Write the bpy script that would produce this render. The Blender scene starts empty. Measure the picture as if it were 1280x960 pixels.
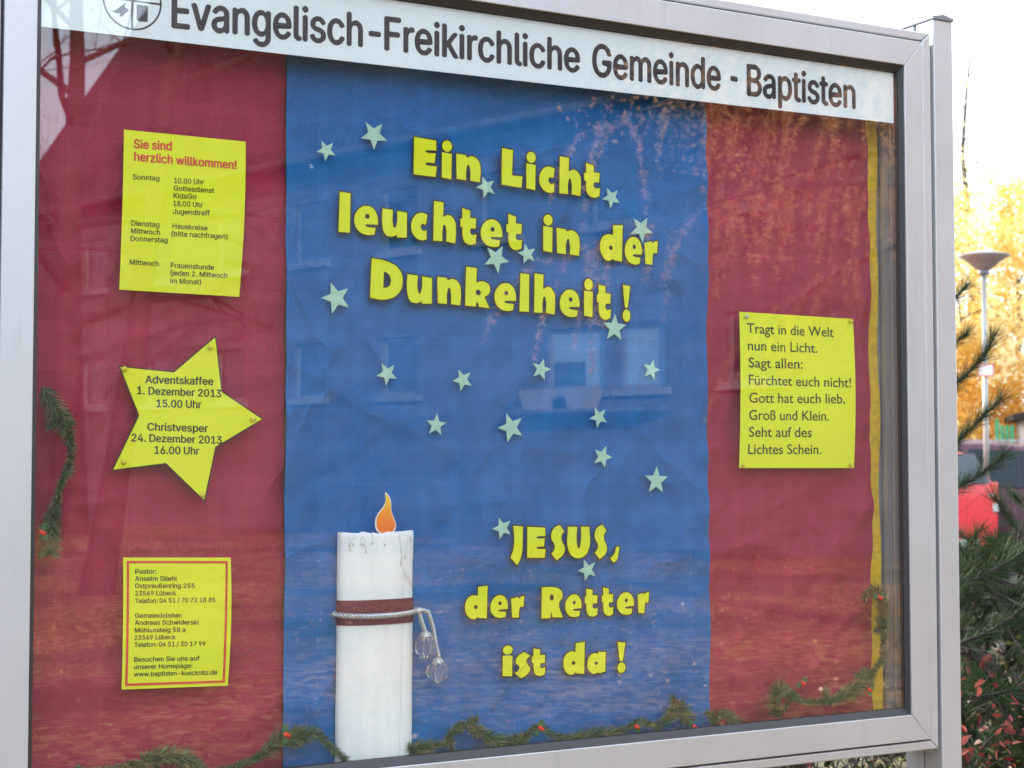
import bpy, bmesh, math, random
import numpy as np
from mathutils import Vector, Matrix, Quaternion
scene = bpy.context.scene
COL = scene.collection
PI = math.pi
# ------------------------------------------------------------------ camera
cam_d = bpy.data.cameras.new('camera'); cam = bpy.data.objects.new('camera', cam_d); COL.objects.link(cam)
yaw, pitch, roll = 0.492145, 0.045290, -0.000598
fwd = Vector((math.sin(yaw)*math.cos(pitch), math.cos(yaw)*math.cos(pitch), math.sin(pitch)))
rgt = Vector((math.cos(yaw), -math.sin(yaw), 0)); upv = rgt.cross(fwd)
r2 = rgt*math.cos(roll)+upv*math.sin(roll); u2 = -rgt*math.sin(roll)+upv*math.cos(roll)
cam.matrix_world = Matrix(((r2.x, u2.x, -fwd.x, -1.57929), (r2.y, u2.y, -fwd.y, -2.94932), (r2.z, u2.z, -fwd.z, 1.5), (0, 0, 0, 1)))
cam_d.sensor_width = 36; cam_d.lens = 56.25; cam_d.clip_start = 0.05; cam_d.clip_end = 600
cam_d.dof.use_dof = True; cam_d.dof.focus_distance = 3.3; cam_d.dof.aperture_fstop = 8
scene.camera = cam
# ------------------------------------------------------------------ world, sun, exposure
SUN = Vector((-0.14, 0.95, 0.29)).normalized()
world = bpy.data.worlds.new('World'); scene.world = world; world.use_nodes = True
wn = world.node_tree.nodes; wl = world.node_tree.links
bg = wn['Background']
sky = wn.new('ShaderNodeTexSky'); sky.sky_type = 'NISHITA'; sky.sun_disc = False
sky.sun_elevation = math.asin(SUN.z); sky.sun_rotation = math.atan2(SUN.x, SUN.y) % (2*PI)
sky.air_density = 1.0; sky.dust_density = 2.5; sky.ozone_density = 1.0
bg.inputs[1].default_value = 0.15
# thin bright cloud veil over the whole sky
veil = wn.new('ShaderNodeMix'); veil.data_type = 'RGBA'
wl.new(sky.outputs[0], veil.inputs[6]); veil.inputs[7].default_value = (12.3, 13.6, 15.8, 1); veil.inputs[0].default_value = 0.6
wl.new(veil.outputs[2], bg.inputs[0])
sd = bpy.data.lights.new('sun', 'SUN'); sd.energy = 4.2; sd.angle = math.radians(0.5); sd.color = (1.0, 0.91, 0.78)
so = bpy.data.objects.new('sun', sd); COL.objects.link(so); so.rotation_euler = SUN.to_track_quat('Z', 'Y').to_euler()
vs = scene.view_settings; vs.view_transform = 'Standard'; vs.look = 'None'; vs.gamma = 1.0; vs.exposure = 1.12
try: vs.use_curve_mapping = False
except Exception: pass
scene.cycles.max_bounces = 10; scene.cycles.transparent_max_bounces = 16; scene.cycles.glossy_bounces = 5
scene.cycles.sample_clamp_indirect = 6

# ------------------------------------------------------------------ measured data (metres)
CAM = [0.4921448924869697,0.04528999083578333,-0.00059774993800091,-1.579288301414675,-2.949319154070783,1.4999999999887783]
LETTERS = [["Ein","E",-0.2358,-0.1789,2.0675,2.1505],["Ein","i",-0.1731,-0.1442,2.0655,2.1499],["Ein","n",-0.1397,-0.0786,2.0648,2.125],["Licht","L",-0.0353,0.0205,2.0611,2.1463],["Licht","i",0.024,0.0527,2.0586,2.1444],["Licht","c",0.0557,0.1003,2.0559,2.1167],["Licht","h",0.1035,0.1628,2.0543,2.1411],["Licht","t",0.1662,0.2107,2.0539,2.1323],["leuchtet","l",-0.399,-0.3682,1.9408,2.026],["leuchtet","e",-0.365,-0.3092,1.9387,2.0021],["leuchtet","u",-0.3039,-0.2454,1.9379,1.9996],["leuchtet","c",-0.241,-0.198,1.9358,1.9969],["leuchtet","h",-0.1926,-0.1354,1.9342,2.0232],["leuchtet","t",-0.1299,-0.0881,1.9333,2.0132],["leuchtet","e",-0.0831,-0.028,1.9319,1.9946],["leuchtet","t",-0.0229,0.0193,1.9289,2.0089],["in","i",0.0645,0.0934,1.9291,2.0142],["in","n",0.0977,0.1592,1.9259,1.9874],["der","d",0.2056,0.2679,1.9194,2.0045],["der","e",0.2683,0.3171,1.9153,1.9803],["der","r",0.3188,0.3588,1.9168,1.975],["Dunkelheit!","D",-0.3306,-0.2545,1.8112,1.8976],["Dunkelheit!","u",-0.2491,-0.1893,1.8066,1.8701],["Dunkelheit!","n",-0.1822,-0.1239,1.8069,1.8686],["Dunkelheit!","k",-0.119,-0.0534,1.8037,1.8927],["Dunkelheit!","e",-0.051,0.0045,1.8001,1.8634],["Dunkelheit!","l",0.0075,0.0363,1.8005,1.886],["Dunkelheit!","h",0.0417,0.0986,1.7974,1.8876],["Dunkelheit!","e",0.1052,0.1586,1.7938,1.8574],["Dunkelheit!","i",0.1644,0.1925,1.7957,1.8826],["Dunkelheit!","t",0.1975,0.2374,1.7919,1.8725],["Dunkelheit!","!",0.2614,0.287,1.7888,1.8745],["JESUS,","J",-0.0133,0.0205,1.2718,1.359],["JESUS,","E",0.0256,0.0751,1.2856,1.3562],["JESUS,","S",0.0826,0.1205,1.2793,1.3582],["JESUS,","U",0.124,0.1816,1.2833,1.3544],["JESUS,","S",0.1894,0.2247,1.2781,1.3569],["JESUS,",",",0.2282,0.2568,1.2703,1.3091],["der2","d",-0.1186,-0.062,1.166,1.2379],["der2","e",-0.0603,-0.0151,1.1654,1.2172],["der2","r",-0.0121,0.0237,1.164,1.2131],["Retter","R",0.0596,0.1161,1.1594,1.2293],["Retter","e",0.117,0.1618,1.1587,1.2115],["Retter","t",0.165,0.2016,1.1578,1.2226],["Retter","t",0.2072,0.2407,1.1574,1.2237],["Retter","e",0.2453,0.2928,1.1576,1.2105],["Retter","r",0.2975,0.3318,1.1591,1.2087],["ist","i",-0.0327,-0.0035,1.0443,1.1129],["ist","s",-0.0035,0.0384,1.0389,1.0973],["ist","t",0.0367,0.0737,1.0407,1.1039],["da!","d",0.1123,0.1696,1.0384,1.1107],["da!","a",0.1713,0.2213,1.0369,1.0875],["da!","!",0.2448,0.2711,1.0341,1.1054]]
STARS = [[-0.4219,2.1034,-0.433,2.1222],[-0.3202,2.1437,-0.3382,2.1681],[-0.0673,2.0585,-0.0911,2.0566],[0.238,2.0597,0.2263,2.0806],[0.3149,1.9964,0.3304,2.0226],[-0.0431,1.9109,-0.0386,1.8801],[0.0295,1.9249,0.0064,1.9262],[0.2447,1.7771,0.2459,1.808],[-0.3998,1.8123,-0.4322,1.8108],[-0.2899,1.6654,-0.3131,1.6604],[-0.1212,1.6566,-0.1447,1.654],[0.063,1.6828,0.087,1.6839],[0.3391,1.689,0.3622,1.6901],[0.2043,1.5839,0.2004,1.5607],[0.2134,1.4993,0.2383,1.4981],[-0.009,1.5602,-0.0407,1.5588],[-0.1813,1.5639,-0.179,1.5873],[0.3504,1.4472,0.3517,1.4783],[-0.0296,1.3519,-0.0536,1.3508],[0.1751,1.2589,0.151,1.2577]]
HEADER = [["Evangelisch-",-0.7461,2.299,-0.3219,2.3105,0.0648],["Freikirchliche",-0.315,2.3089,0.1378,2.3147,0.066],["Gemeinde",0.1675,2.3112,0.5026,2.3153,0.0686],["-",0.5284,2.3158,0.5486,2.3152,0.0706],["Baptisten",0.5733,2.3128,0.8881,2.3143,0.0696]]
HDRQ = [[-0.9738,-0.053,2.27],[1.0012,-0.053,2.2911]]
WELCOME = [[-0.8223,-0.0145,2.1064],[-0.5873,-0.0145,2.1058],[-0.5979,-0.0145,1.8055],[-0.8281,-0.0145,1.8081]]
WELCOME_T = [["Sie sind",-0.8043,2.0731,-0.7318,2.0754,0.0165],["herzlich willkommen!",-0.8038,2.0497,-0.6057,2.0503,0.0162],["Sonntag",-0.8061,2.0146,-0.7556,2.0158,0.0094],["10.00 Uhr",-0.7275,2.0139,-0.67,2.0156,0.0095],["Gottesdienst",-0.728,1.9999,-0.65,2.001,0.0095],["KidsGo",-0.7286,1.9855,-0.6844,1.9869,0.0095],["18.00 Uhr",-0.7288,1.971,-0.6716,1.9718,0.0095],["Jugendtreff",-0.7294,1.9556,-0.6582,1.9571,0.0095],["Dienstag",-0.8082,1.9279,-0.7548,1.9285,0.0094],["Mittwoch",-0.8087,1.9136,-0.7536,1.9142,0.0094],["Donnerstag",-0.8093,1.8992,-0.7389,1.9008,0.0094],["Hauskreise",-0.73,1.9284,-0.6625,1.9282,0.0095],["(bitte nachfragen)",-0.7317,1.9138,-0.623,1.9147,0.0095],["Mittwoch",-0.8099,1.8553,-0.7549,1.8555,0.0094],["Frauenstunde",-0.7323,1.8542,-0.6488,1.8544,0.0095],["(jeden 2. Mittwoch",-0.7328,1.8399,-0.6224,1.8401,0.0095],["im Monat)",-0.733,1.8248,-0.6735,1.8254,0.0095]]
STARN = [[-0.6431,-0.0145,1.7303],[-0.6297,-0.0145,1.6242],[-0.5466,-0.0145,1.5719],[-0.6409,-0.0145,1.5173],[-0.6623,-0.0145,1.414],[-0.7382,-0.0145,1.486],[-0.8393,-0.0145,1.4736],[-0.7908,-0.0145,1.5762],[-0.8281,-0.0145,1.6677],[-0.7244,-0.0145,1.6599]]
STARN_T = [["Adventskaffee",-0.7782,1.6366,-0.6476,1.6355,0.014],["1. Dezember 2013",-0.7934,1.6159,-0.6318,1.6128,0.0139],["15.00 Uhr",-0.7567,1.5923,-0.6706,1.5913,0.014],["Christvesper",-0.7736,1.5488,-0.6572,1.5466,0.0139],["24. Dezember 2013",-0.8029,1.5285,-0.6301,1.5245,0.0139],["16.00 Uhr",-0.7597,1.5055,-0.6739,1.5043,0.014]]
PASTOR = [[-0.8155,-0.0145,1.3151],[-0.611,-0.0145,1.3089],[-0.615,-0.0145,1.0684],[-0.8161,-0.0145,1.0749]]
PASTOR_T = [["Pastor:",-0.7938,1.2853,-0.7539,1.2839,0.0084],["Anselm Stiehl",-0.7942,1.272,-0.7148,1.2693,0.0084],["Ostpreußenring 255",-0.7941,1.2588,-0.6812,1.2546,0.0084],["23569 Lübeck",-0.794,1.2453,-0.7161,1.2424,0.0084],["Telefon: 04 51 / 70 72 18 85",-0.7938,1.2314,-0.642,1.2269,0.0083],["Gemeindeleiter:",-0.7939,1.2047,-0.7046,1.2008,0.0083],["Andreas Schwiderski",-0.7943,1.1918,-0.6738,1.1866,0.0083],["Mühlensteig 58 a",-0.7942,1.178,-0.6984,1.1739,0.0083],["23569 Lübeck",-0.7948,1.1646,-0.7168,1.1613,0.0083],["Telefon: 04 51 / 30 17 99",-0.7946,1.1513,-0.6598,1.1459,0.0083],["Besuchen Sie uns auf",-0.7944,1.1244,-0.6709,1.1195,0.0083],["unserer Homepage:",-0.7944,1.1109,-0.6843,1.1063,0.0083],["www.baptisten-kuecknitz.de",-0.7942,1.0975,-0.6364,1.0909,0.0083]]
VERSE = [[0.5772,-0.0145,1.8267],[0.9058,-0.0145,1.8232],[0.9046,-0.0145,1.4726],[0.5737,-0.0145,1.4739]]
VERSE_T = [["Tragt in die Welt",0.5966,1.7792,0.8465,1.7787,0.0224],["nun ein Licht.",0.5981,1.74,0.7972,1.7402,0.0223],["Sagt allen:",0.5991,1.7011,0.754,1.7019,0.0223],["Fürchtet euch nicht!",0.5987,1.6621,0.8941,1.6616,0.0223],["Gott hat euch lieb,",0.5997,1.6214,0.8756,1.6236,0.0223],["Groß und Klein.",0.5993,1.5825,0.8287,1.583,0.0222],["Seht auf des",0.599,1.5442,0.779,1.5444,0.0222],["Lichtes Schein.",0.5973,1.5054,0.8064,1.5054,0.0222]]
PINS = [["yellow push pin in the top tip of the big yellow star",-0.6549,-0.018,1.7069],["yellow push pin in the left tip of the big yellow star",-0.8177,-0.018,1.6619],["yellow push pin in the right tip of the big yellow star",-0.5703,-0.018,1.5716],["yellow push pin in the lower left tip of the big yellow star",-0.8177,-0.018,1.4904],["yellow push pin in the bottom tip of the big yellow star",-0.6682,-0.018,1.4283],["pale push pin in the top left corner of the verse sheet",0.5935,-0.018,1.8162],["yellow push pin in the top right corner of the verse sheet",0.896,-0.018,1.8175],["yellow push pin in the bottom left corner of the verse sheet",0.5818,-0.018,1.4793],["yellow push pin in the bottom right corner of the verse sheet",0.8905,-0.018,1.4801]]
CANDLE = {"tl":[-0.3963,-0.03,1.3484],"tr":[-0.2362,-0.03,1.3505],"bl":[-0.4,-0.03,0.9435],"br":[-0.2359,-0.03,0.9296],"bandt":[-0.3249,-0.045,1.2207],"bandb":[-0.3248,-0.045,1.1701],"cord":[-0.327,-0.05,1.1901],"knot":[-0.2309,-0.03,1.1918],"e1":[-0.2176,-0.03,1.1498],"e2":[-0.1857,-0.03,1.0971],"b1":[-0.2119,-0.03,1.1209],"b2":[-0.1853,-0.03,1.0697],"ft":[-0.3044,-0.03,1.4322],"fb":[-0.3017,-0.03,1.3462],"fl":[-0.3253,-0.03,1.3719],"fr":[-0.2776,-0.03,1.371]}
FLAME = [[-0.307,-0.036,1.4323],[-0.2977,-0.036,1.4252],[-0.2916,-0.036,1.4109],[-0.2924,-0.036,1.3936],[-0.2872,-0.036,1.3808],[-0.2803,-0.036,1.3649],[-0.2837,-0.036,1.3523],[-0.294,-0.036,1.3455],[-0.3146,-0.036,1.3459],[-0.3249,-0.036,1.3548],[-0.3279,-0.036,1.3722],[-0.3216,-0.036,1.3878],[-0.3097,-0.036,1.4002],[-0.3028,-0.036,1.4127]]
GAR = {"lower_left":[[-0.9081,-0.032,0.9414],[-0.8795,-0.032,0.9331],[-0.7942,-0.032,0.9396],[-0.7781,-0.032,0.9483],[-0.7455,-0.032,0.9512],[-0.711,-0.032,0.9452],[-0.682,-0.032,0.928],[-0.6544,-0.032,0.9122],[-0.6189,-0.032,0.9148],[-0.5956,-0.032,0.9216],[-0.5658,-0.032,0.9294],[-0.5374,-0.032,0.9464],[-0.5135,-0.032,0.9624],[-0.4764,-0.032,0.9639],[-0.4421,-0.032,0.9672],[-0.4223,-0.032,0.9487],[-0.4023,-0.032,0.9286],[-0.384,-0.032,0.9147]],"ctr":[[-0.2416,-0.032,0.9147],[-0.2004,-0.032,0.9222],[-0.1703,-0.032,0.9244],[-0.1579,-0.032,0.9392],[-0.1364,-0.032,0.9598],[-0.1003,-0.032,0.9506],[-0.0582,-0.032,0.9246],[-0.0138,-0.032,0.9079],[0.0161,-0.032,0.9217],[0.0463,-0.032,0.9421],[0.0806,-0.032,0.9213],[0.1209,-0.032,0.9113],[0.1696,-0.032,0.9106],[0.2111,-0.032,0.9106],[0.255,-0.032,0.9188],[0.2975,-0.032,0.9307],[0.3404,-0.032,0.9205],[0.3777,-0.032,0.9416],[0.3986,-0.032,0.9555],[0.4215,-0.032,0.9261]],"tuft":[[0.4807,-0.032,0.9111],[0.4958,-0.032,0.9256],[0.5131,-0.032,0.9313],[0.5303,-0.032,0.923],[0.5432,-0.032,0.9114]],"right":[[0.6557,-0.032,0.9133],[0.6426,-0.032,0.9446],[0.6563,-0.032,0.9757],[0.6877,-0.032,0.9628],[0.7306,-0.032,0.9418],[0.7987,-0.032,0.9387],[0.8489,-0.032,0.9515],[0.9013,-0.032,0.9736],[0.9328,-0.032,1.0012],[0.9549,-0.032,1.0249],[0.9603,-0.032,1.0646],[0.9586,-0.032,1.1149],[0.9558,-0.032,1.1617],[0.9306,-0.032,1.1869],[0.9039,-0.032,1.1695]],"left":[[-0.9796,-0.032,1.6242],[-0.9639,-0.032,1.5944],[-0.9495,-0.032,1.5702],[-0.9364,-0.032,1.5445],[-0.9276,-0.032,1.5129],[-0.9342,-0.032,1.4756],[-0.9479,-0.032,1.4442],[-0.9559,-0.032,1.4086],[-0.9625,-0.032,1.3731],[-0.9648,-0.032,1.3305]]}
BERRY = {"lower_left":[[-0.5103,-0.045,0.9732]],"ctr":[[0.0428,-0.045,0.941],[0.277,-0.045,0.9257],[0.4251,-0.045,0.9139]],"tuft":[],"right":[[0.723,-0.045,0.9872],[0.9162,-0.045,0.9595],[0.9505,-0.045,1.1713]],"left":[[-0.9707,-0.045,1.3667]]}
BLUEQ = [[-0.4951,0.0,2.2706],[0.5028,0.0,2.2772],[0.4947,0.0,0.9071],[-0.5016,0.0,0.9245]]
PINE = [[[2.4746,1.474,1.6462],[2.5779,1.3771,1.7753],[2.6343,1.3222,1.8522],[2.6624,1.2943,1.9264]],[[2.4728,1.4757,1.443],[2.582,1.3731,1.573],[2.6402,1.3163,1.6503],[2.6758,1.2808,1.7016]],[[2.2017,1.1815,1.3386],[2.3031,1.0864,1.4041],[2.3534,1.0374,1.4472],[2.3939,0.9971,1.4954]],[[2.6128,1.6186,2.0125],[2.6877,1.5487,2.0704],[2.7299,1.5083,2.1229]],[[2.5432,1.5468,1.767],[2.607,1.4875,1.884],[2.6609,1.436,1.9416]],[[2.6202,1.0512,1.1443],[2.5667,1.1066,1.2527],[2.5395,1.1342,1.3074],[2.5212,1.1526,1.3486]],[[2.9858,1.2459,1.1511],[2.8923,1.3454,1.2951],[2.8538,1.3852,1.3475]],[[2.2567,1.1306,1.0572],[2.3045,1.0851,1.1522],[2.3509,1.0399,1.1799],[2.3877,1.0033,1.2287]],[[2.7639,1.1904,1.019],[2.7176,1.2383,1.0882],[2.6933,1.2632,1.1301]],[[2.4814,1.331,0.9636],[2.5507,1.2641,1.0502],[2.5988,1.2164,1.0741]]]
LIMBS = [[[2.6714,1.7006,0.979],[2.778,1.6008,0.952],[2.8607,1.5202,0.9429],[2.9603,1.4189,0.8874],[3.0936,1.2761,0.8234]],[[2.4006,1.4062,0.9045],[2.5,1.3133,0.8351],[2.5769,1.2383,0.7771],[2.633,1.1819,0.7189],[2.7417,1.0681,0.6432]],[[2.7571,1.8928,0.4687],[2.9124,1.7491,0.5081],[2.9985,1.6652,0.5991],[3.1028,1.5593,0.7029]],[[2.7114,1.3865,1.1226],[2.7044,1.3935,1.0064],[2.6828,1.4147,0.8318],[2.7172,1.3809,0.6891]],[[3.0057,2.0724,0.5859],[3.145,1.9416,0.754],[3.2346,1.8534,0.8544],[3.3426,1.7427,0.9229]]]
GAPS = [[3.2631,2.1055,0.998],[3.4368,1.9332,0.2136]]

# ------------------------------------------------------------------ material helpers
class NT:
    def __init__(s, name):
        s.m = bpy.data.materials.new(name); s.m.use_nodes = True
        s.n = s.m.node_tree.nodes; s.l = s.m.node_tree.links; s.b = s.n['Principled BSDF']; s.out = s.n['Material Output']
    def node(s, t, **k):
        x = s.n.new(t)
        for a, v in k.items(): setattr(x, a, v)
        return x
    def set(s, x, i, v):
        if hasattr(v, 'is_output') or isinstance(v, bpy.types.NodeSocket): s.l.new(v, x.inputs[i])
        elif v is not None: x.inputs[i].default_value = v
    def coord(s, kind='Object', scale=None, rot=None):
        t = s.node('ShaderNodeTexCoord'); o = t.outputs[kind]
        if scale or rot:
            mp = s.node('ShaderNodeMapping'); s.l.new(o, mp.inputs[0])
            if scale: mp.inputs['Scale'].default_value = scale
            if rot: mp.inputs['Rotation'].default_value = rot
            o = mp.outputs[0]
        return o
    def math(s, op, a, b=None, c=None):
        x = s.node('ShaderNodeMath', operation=op); s.set(x, 0, a); s.set(x, 1, b); s.set(x, 2, c); return x.outputs[0]
    def noise(s, co, sc, det=4, rough=.6, dist=0):
        x = s.node('ShaderNodeTexNoise'); s.l.new(co, x.inputs['Vector']); x.inputs['Scale'].default_value = sc
        x.inputs['Detail'].default_value = det; x.inputs['Roughness'].default_value = rough; x.inputs['Distortion'].default_value = dist
        return x.outputs[0]
    def vor(s, co, sc, out='Distance', feat='F1'):
        x = s.node('ShaderNodeTexVoronoi', feature=feat); s.l.new(co, x.inputs['Vector']); x.inputs['Scale'].default_value = sc; return x.outputs[out]
    def ramp(s, f, stops):
        x = s.node('ShaderNodeValToRGB'); s.l.new(f, x.inputs[0]); e = x.color_ramp.elements
        e[0].position, e[0].color = stops[0][0], (*stops[0][1], 1); e[1].position, e[1].color = stops[-1][0], (*stops[-1][1], 1)
        for p, c in stops[1:-1]:
            k = e.new(p); k.color = (*c, 1)
        return x.outputs[0]
    def mix(s, f, a, b, mode='MIX'):
        x = s.node('ShaderNodeMix', data_type='RGBA', blend_type=mode); s.set(x, 0, f)
        s.set(x, 6, (*a, 1) if isinstance(a, tuple) else a); s.set(x, 7, (*b, 1) if isinstance(b, tuple) else b); return x.outputs[2]
    def bump(s, h, strength=.3, dist=.002, nrm=None):
        x = s.node('ShaderNodeBump'); s.l.new(h, x.inputs['Height']); x.inputs['Strength'].default_value = strength; x.inputs['Distance'].default_value = dist
        if nrm: s.l.new(nrm, x.inputs['Normal'])
        s.l.new(x.outputs[0], s.b.inputs['Normal']); return x.outputs[0]
    def base(s, c): s.set(s.b, 'Base Color', (*c, 1) if isinstance(c, tuple) else c)
    def p(s, **k):
        for a, v in k.items(): s.set(s.b, a.replace('_', ' '), v)
        return s

def simple(name, c, rough=.5, metal=0, var=.12, sc=20, spec=.5, bump=0):
    t = NT(name); co = t.coord(); nz = t.noise(co, sc)
    lo = tuple(x*(1-var) for x in c); hi = tuple(min(1, x*(1+var)) for x in c)
    t.base(t.ramp(nz, [(.3, lo), (.7, hi)])); t.p(Roughness=rough, Metallic=metal); t.b.inputs['Specular IOR Level'].default_value = spec
    if bump: t.bump(nz, bump, .003)
    return t.m

def leaf_mat(name, c1, c2, trans=.5, rough=.5, sc=1.5, spec=.3):
    t = NT(name); co = t.coord(); gi = t.node('ShaderNodeNewGeometry')
    c = t.ramp(gi.outputs['Random Per Island'], [(.1, c1), (.9, c2)])
    t.base(c); t.p(Roughness=rough); t.b.inputs['Specular IOR Level'].default_value = spec
    if trans:
        tr = t.node('ShaderNodeBsdfTranslucent'); t.l.new(c, tr.inputs[0])
        mx = t.node('ShaderNodeMixShader'); mx.inputs[0].default_value = trans
        t.l.new(t.b.outputs[0], mx.inputs[1]); t.l.new(tr.outputs[0], mx.inputs[2]); t.l.new(mx.outputs[0], t.out.inputs[0])
    return t.m

def paper_mat(name, c, cell=.072):
    """embossed paper table cover: fine woven plaid with checker dots"""
    t = NT(name); co = t.coord(); sp = t.node('ShaderNodeSeparateXYZ'); t.l.new(co, sp.inputs[0])
    def fr(o): return t.math('FRACT', t.math('DIVIDE', o, cell))
    fx, fz = fr(sp.outputs[0]), fr(sp.outputs[2])
    def lines(f, o):   # bundle of fine lines in the first 30 % of each cell
        band = t.math('LESS_THAN', f, .30)
        w = t.math('SINE', t.math('MULTIPLY', o, 2*PI/(cell*.075)))
        return t.math('MULTIPLY', band, t.math('MULTIPLY_ADD', w, .5, .5)), band
    lx, bx = lines(fx, sp.outputs[0]); lz, bz = lines(fz, sp.outputs[2])
    ck = t.node('ShaderNodeTexChecker'); t.l.new(t.coord(rot=(0, PI/4, 0)), ck.inputs[0]); ck.inputs['Scale'].default_value = 260
    ck.inputs[1].default_value = (1, 1, 1, 1); ck.inputs[2].default_value = (0, 0, 0, 1)
    # every second cell carries the checkered field
    fx2 = t.math('FRACT', t.math('DIVIDE', sp.outputs[0], cell*2)); fz2 = t.math('FRACT', t.math('DIVIDE', sp.outputs[2], cell*2))
    alt = t.math('ABSOLUTE', t.math('SUBTRACT', t.math('LESS_THAN', fx2, .5), t.math('LESS_THAN', fz2, .5)))
    fld = t.math('MULTIPLY', t.math('MULTIPLY', t.math('SUBTRACT', 1, bx), t.math('SUBTRACT', 1, bz)), t.math('MULTIPLY', ck.outputs[1], alt))
    h = t.math('ADD', t.math('ADD', lx, lz), t.math('MULTIPLY', fld, .55))
    big = t.noise(co, 3.0, 5); fine = t.noise(co, 240, 2)
    col = t.mix(t.math('MULTIPLY', h, .36), c, tuple(min(1, x*1.4+.014) for x in c))
    col = t.mix(t.ramp(big, [(.35, (0, 0, 0)), (.7, (1, 1, 1))]), col, t.mix(.25, col, tuple(x*.75 for x in c)))
    t.base(col); t.p(Roughness=.75); t.b.inputs['Specular IOR Level'].default_value = .25
    hh = t.math('ADD', h, t.math('MULTIPLY', fine, .6)); nb = t.bump(hh, .32, .0006)
    cr = t.noise(t.coord(scale=(1, 1, .6), rot=(0, .35, 0)), 4.2, 3, .5, .35); rg_ = t.math('SUBTRACT', 1, t.math('ABSOLUTE', t.math('MULTIPLY_ADD', cr, 4, -2)))
    cr2 = t.noise(co, 11, 3, .5, .5); t.bump(t.math('ADD', rg_, t.math('MULTIPLY', cr2, .35)), .75, .022, nb)
    return t.m

def metal_mat(name, c, rough=.42, metal=.55):
    t = NT(name); co = t.coord(); nz = t.noise(co, 6, 5); fi = t.noise(co, 900, 2, .7)
    t.base(t.mix(t.ramp(nz, [(.3, (0, 0, 0)), (.75, (1, 1, 1))]), tuple(x*.93 for x in c), c))
    st = t.noise(t.coord(scale=(14, 14, 1.6)), 1.6, 5, .7); sp_ = t.vor(co, 17); dk = t.ramp(sp_, [(.012, (1, 1, 1)), (.03, (0, 0, 0))])
    c0 = t.mix(t.ramp(nz, [(.3, (0, 0, 0)), (.75, (1, 1, 1))]), tuple(x*.93 for x in c), c)
    c1 = t.mix(t.ramp(st, [(.56, (0, 0, 0)), (.72, (.22, .22, .22))]), c0, tuple(x*.55 for x in c)); t.base(t.mix(t.math('MULTIPLY', dk, .35), c1, (.12, .11, .10)))
    t.p(Metallic=metal, Roughness=t.math('MULTIPLY_ADD', nz, .12, rough-.06)); t.bump(fi, .06, .0004); return t.m

M = {}
M['alu'] = metal_mat('silver_anodised_aluminium', (.56, .575, .605))
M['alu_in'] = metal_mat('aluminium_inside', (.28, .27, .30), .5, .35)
M['cap'] = metal_mat('post_cap_grey', (.22, .23, .27), .5, .3)
M['gasket'] = simple('black_rubber', (.02, .021, .024), .45)
M['blue'] = paper_mat('blue_embossed_paper', (.012, .120, .355))
M['red'] = paper_mat('wine_red_embossed_paper', (.315, .023, .058))
M['gold'] = simple('mustard_felt', (.70, .44, .02), .9, var=.2, sc=60)
M['backboard'] = simple('grey_board', (.35, .35, .36), .8)
M['yellow'] = simple('neon_yellow_paper', (.70, .77, .022), .7, var=.025, sc=9, spec=.3)
M['letter'] = simple('yellow_green_card', (.68, .745, .020), .75, var=.03, sc=30, spec=.2)
M['outline'] = simple('dark_ink_edge', (.045, .035, .015), .8)
M['ink'] = simple('black_ink', (.025, .022, .022), .7)
M['inkg'] = simple('grey_ink', (.035, .035, .012), .7)
M['inkred'] = simple('red_ink', (.62, .05, .03), .7)
M['headwhite'] = simple('white_sign_film', (.70, .78, .82), .5, var=.02, sc=4)
M['headblack'] = simple('black_sign_letters', (.02, .018, .026), .45)
M['glow'] = simple('pale_glow_plastic', (.36, .60, .48), .5, var=.08, sc=60)
M['silver'] = simple('silver_cord', (.55, .58, .60), .3, metal=.6, var=.15, sc=300)
M['berry'] = simple('red_berry', (.75, .02, .015), .25)
M['holly'] = simple('holly_leaf_green', (.03, .12, .05), .35)
M['pin'] = simple('yellow_pin', (.70, .62, .02), .3)
M['pinpale'] = simple('pale_pin', (.55, .58, .30), .3)
M['bark'] = simple('grey_brown_bark', (.075, .065, .055), .9, var=.4, sc=9, bump=.6)
M['barkdark'] = simple('dark_bark', (.05, .04, .033), .9, var=.4, sc=12, bump=.5)
M['birchbark'] = simple('white_birch_bark', (.55, .53, .48), .8, var=.35, sc=5)
M['needle'] = leaf_mat('pine_needles', (.014, .036, .015), (.055, .09, .03), .18, .55, spec=.15)
M['tinsel'] = leaf_mat('garland_needles', (.010, .040, .022), (.19, .26, .13), .12, .4)
M['yleaf'] = leaf_mat('yellow_autumn_leaves', (.84, .68, .26), (.97, .88, .58), .6)
M['oleaf'] = leaf_mat('orange_autumn_leaves', (.76, .50, .10), (.95, .76, .34), .6)
M['larch'] = leaf_mat('orange_larch_needles', (.62, .32, .14), (.85, .56, .32), .35)
M['redleaf'] = leaf_mat('dull_red_leaves', (.14, .02, .02), (.34, .09, .07), .3)
M['gleaf'] = leaf_mat('olive_leaves', (.05, .07, .02), (.14, .15, .04), .3)
M['dleaf'] = leaf_mat('dark_green_leaves', (.015, .03, .012), (.10, .06, .04), .2)
M['litter'] = leaf_mat('fallen_leaves', (.30, .13, .04), (.85, .55, .22), .35, .2, spec=.8)

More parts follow.
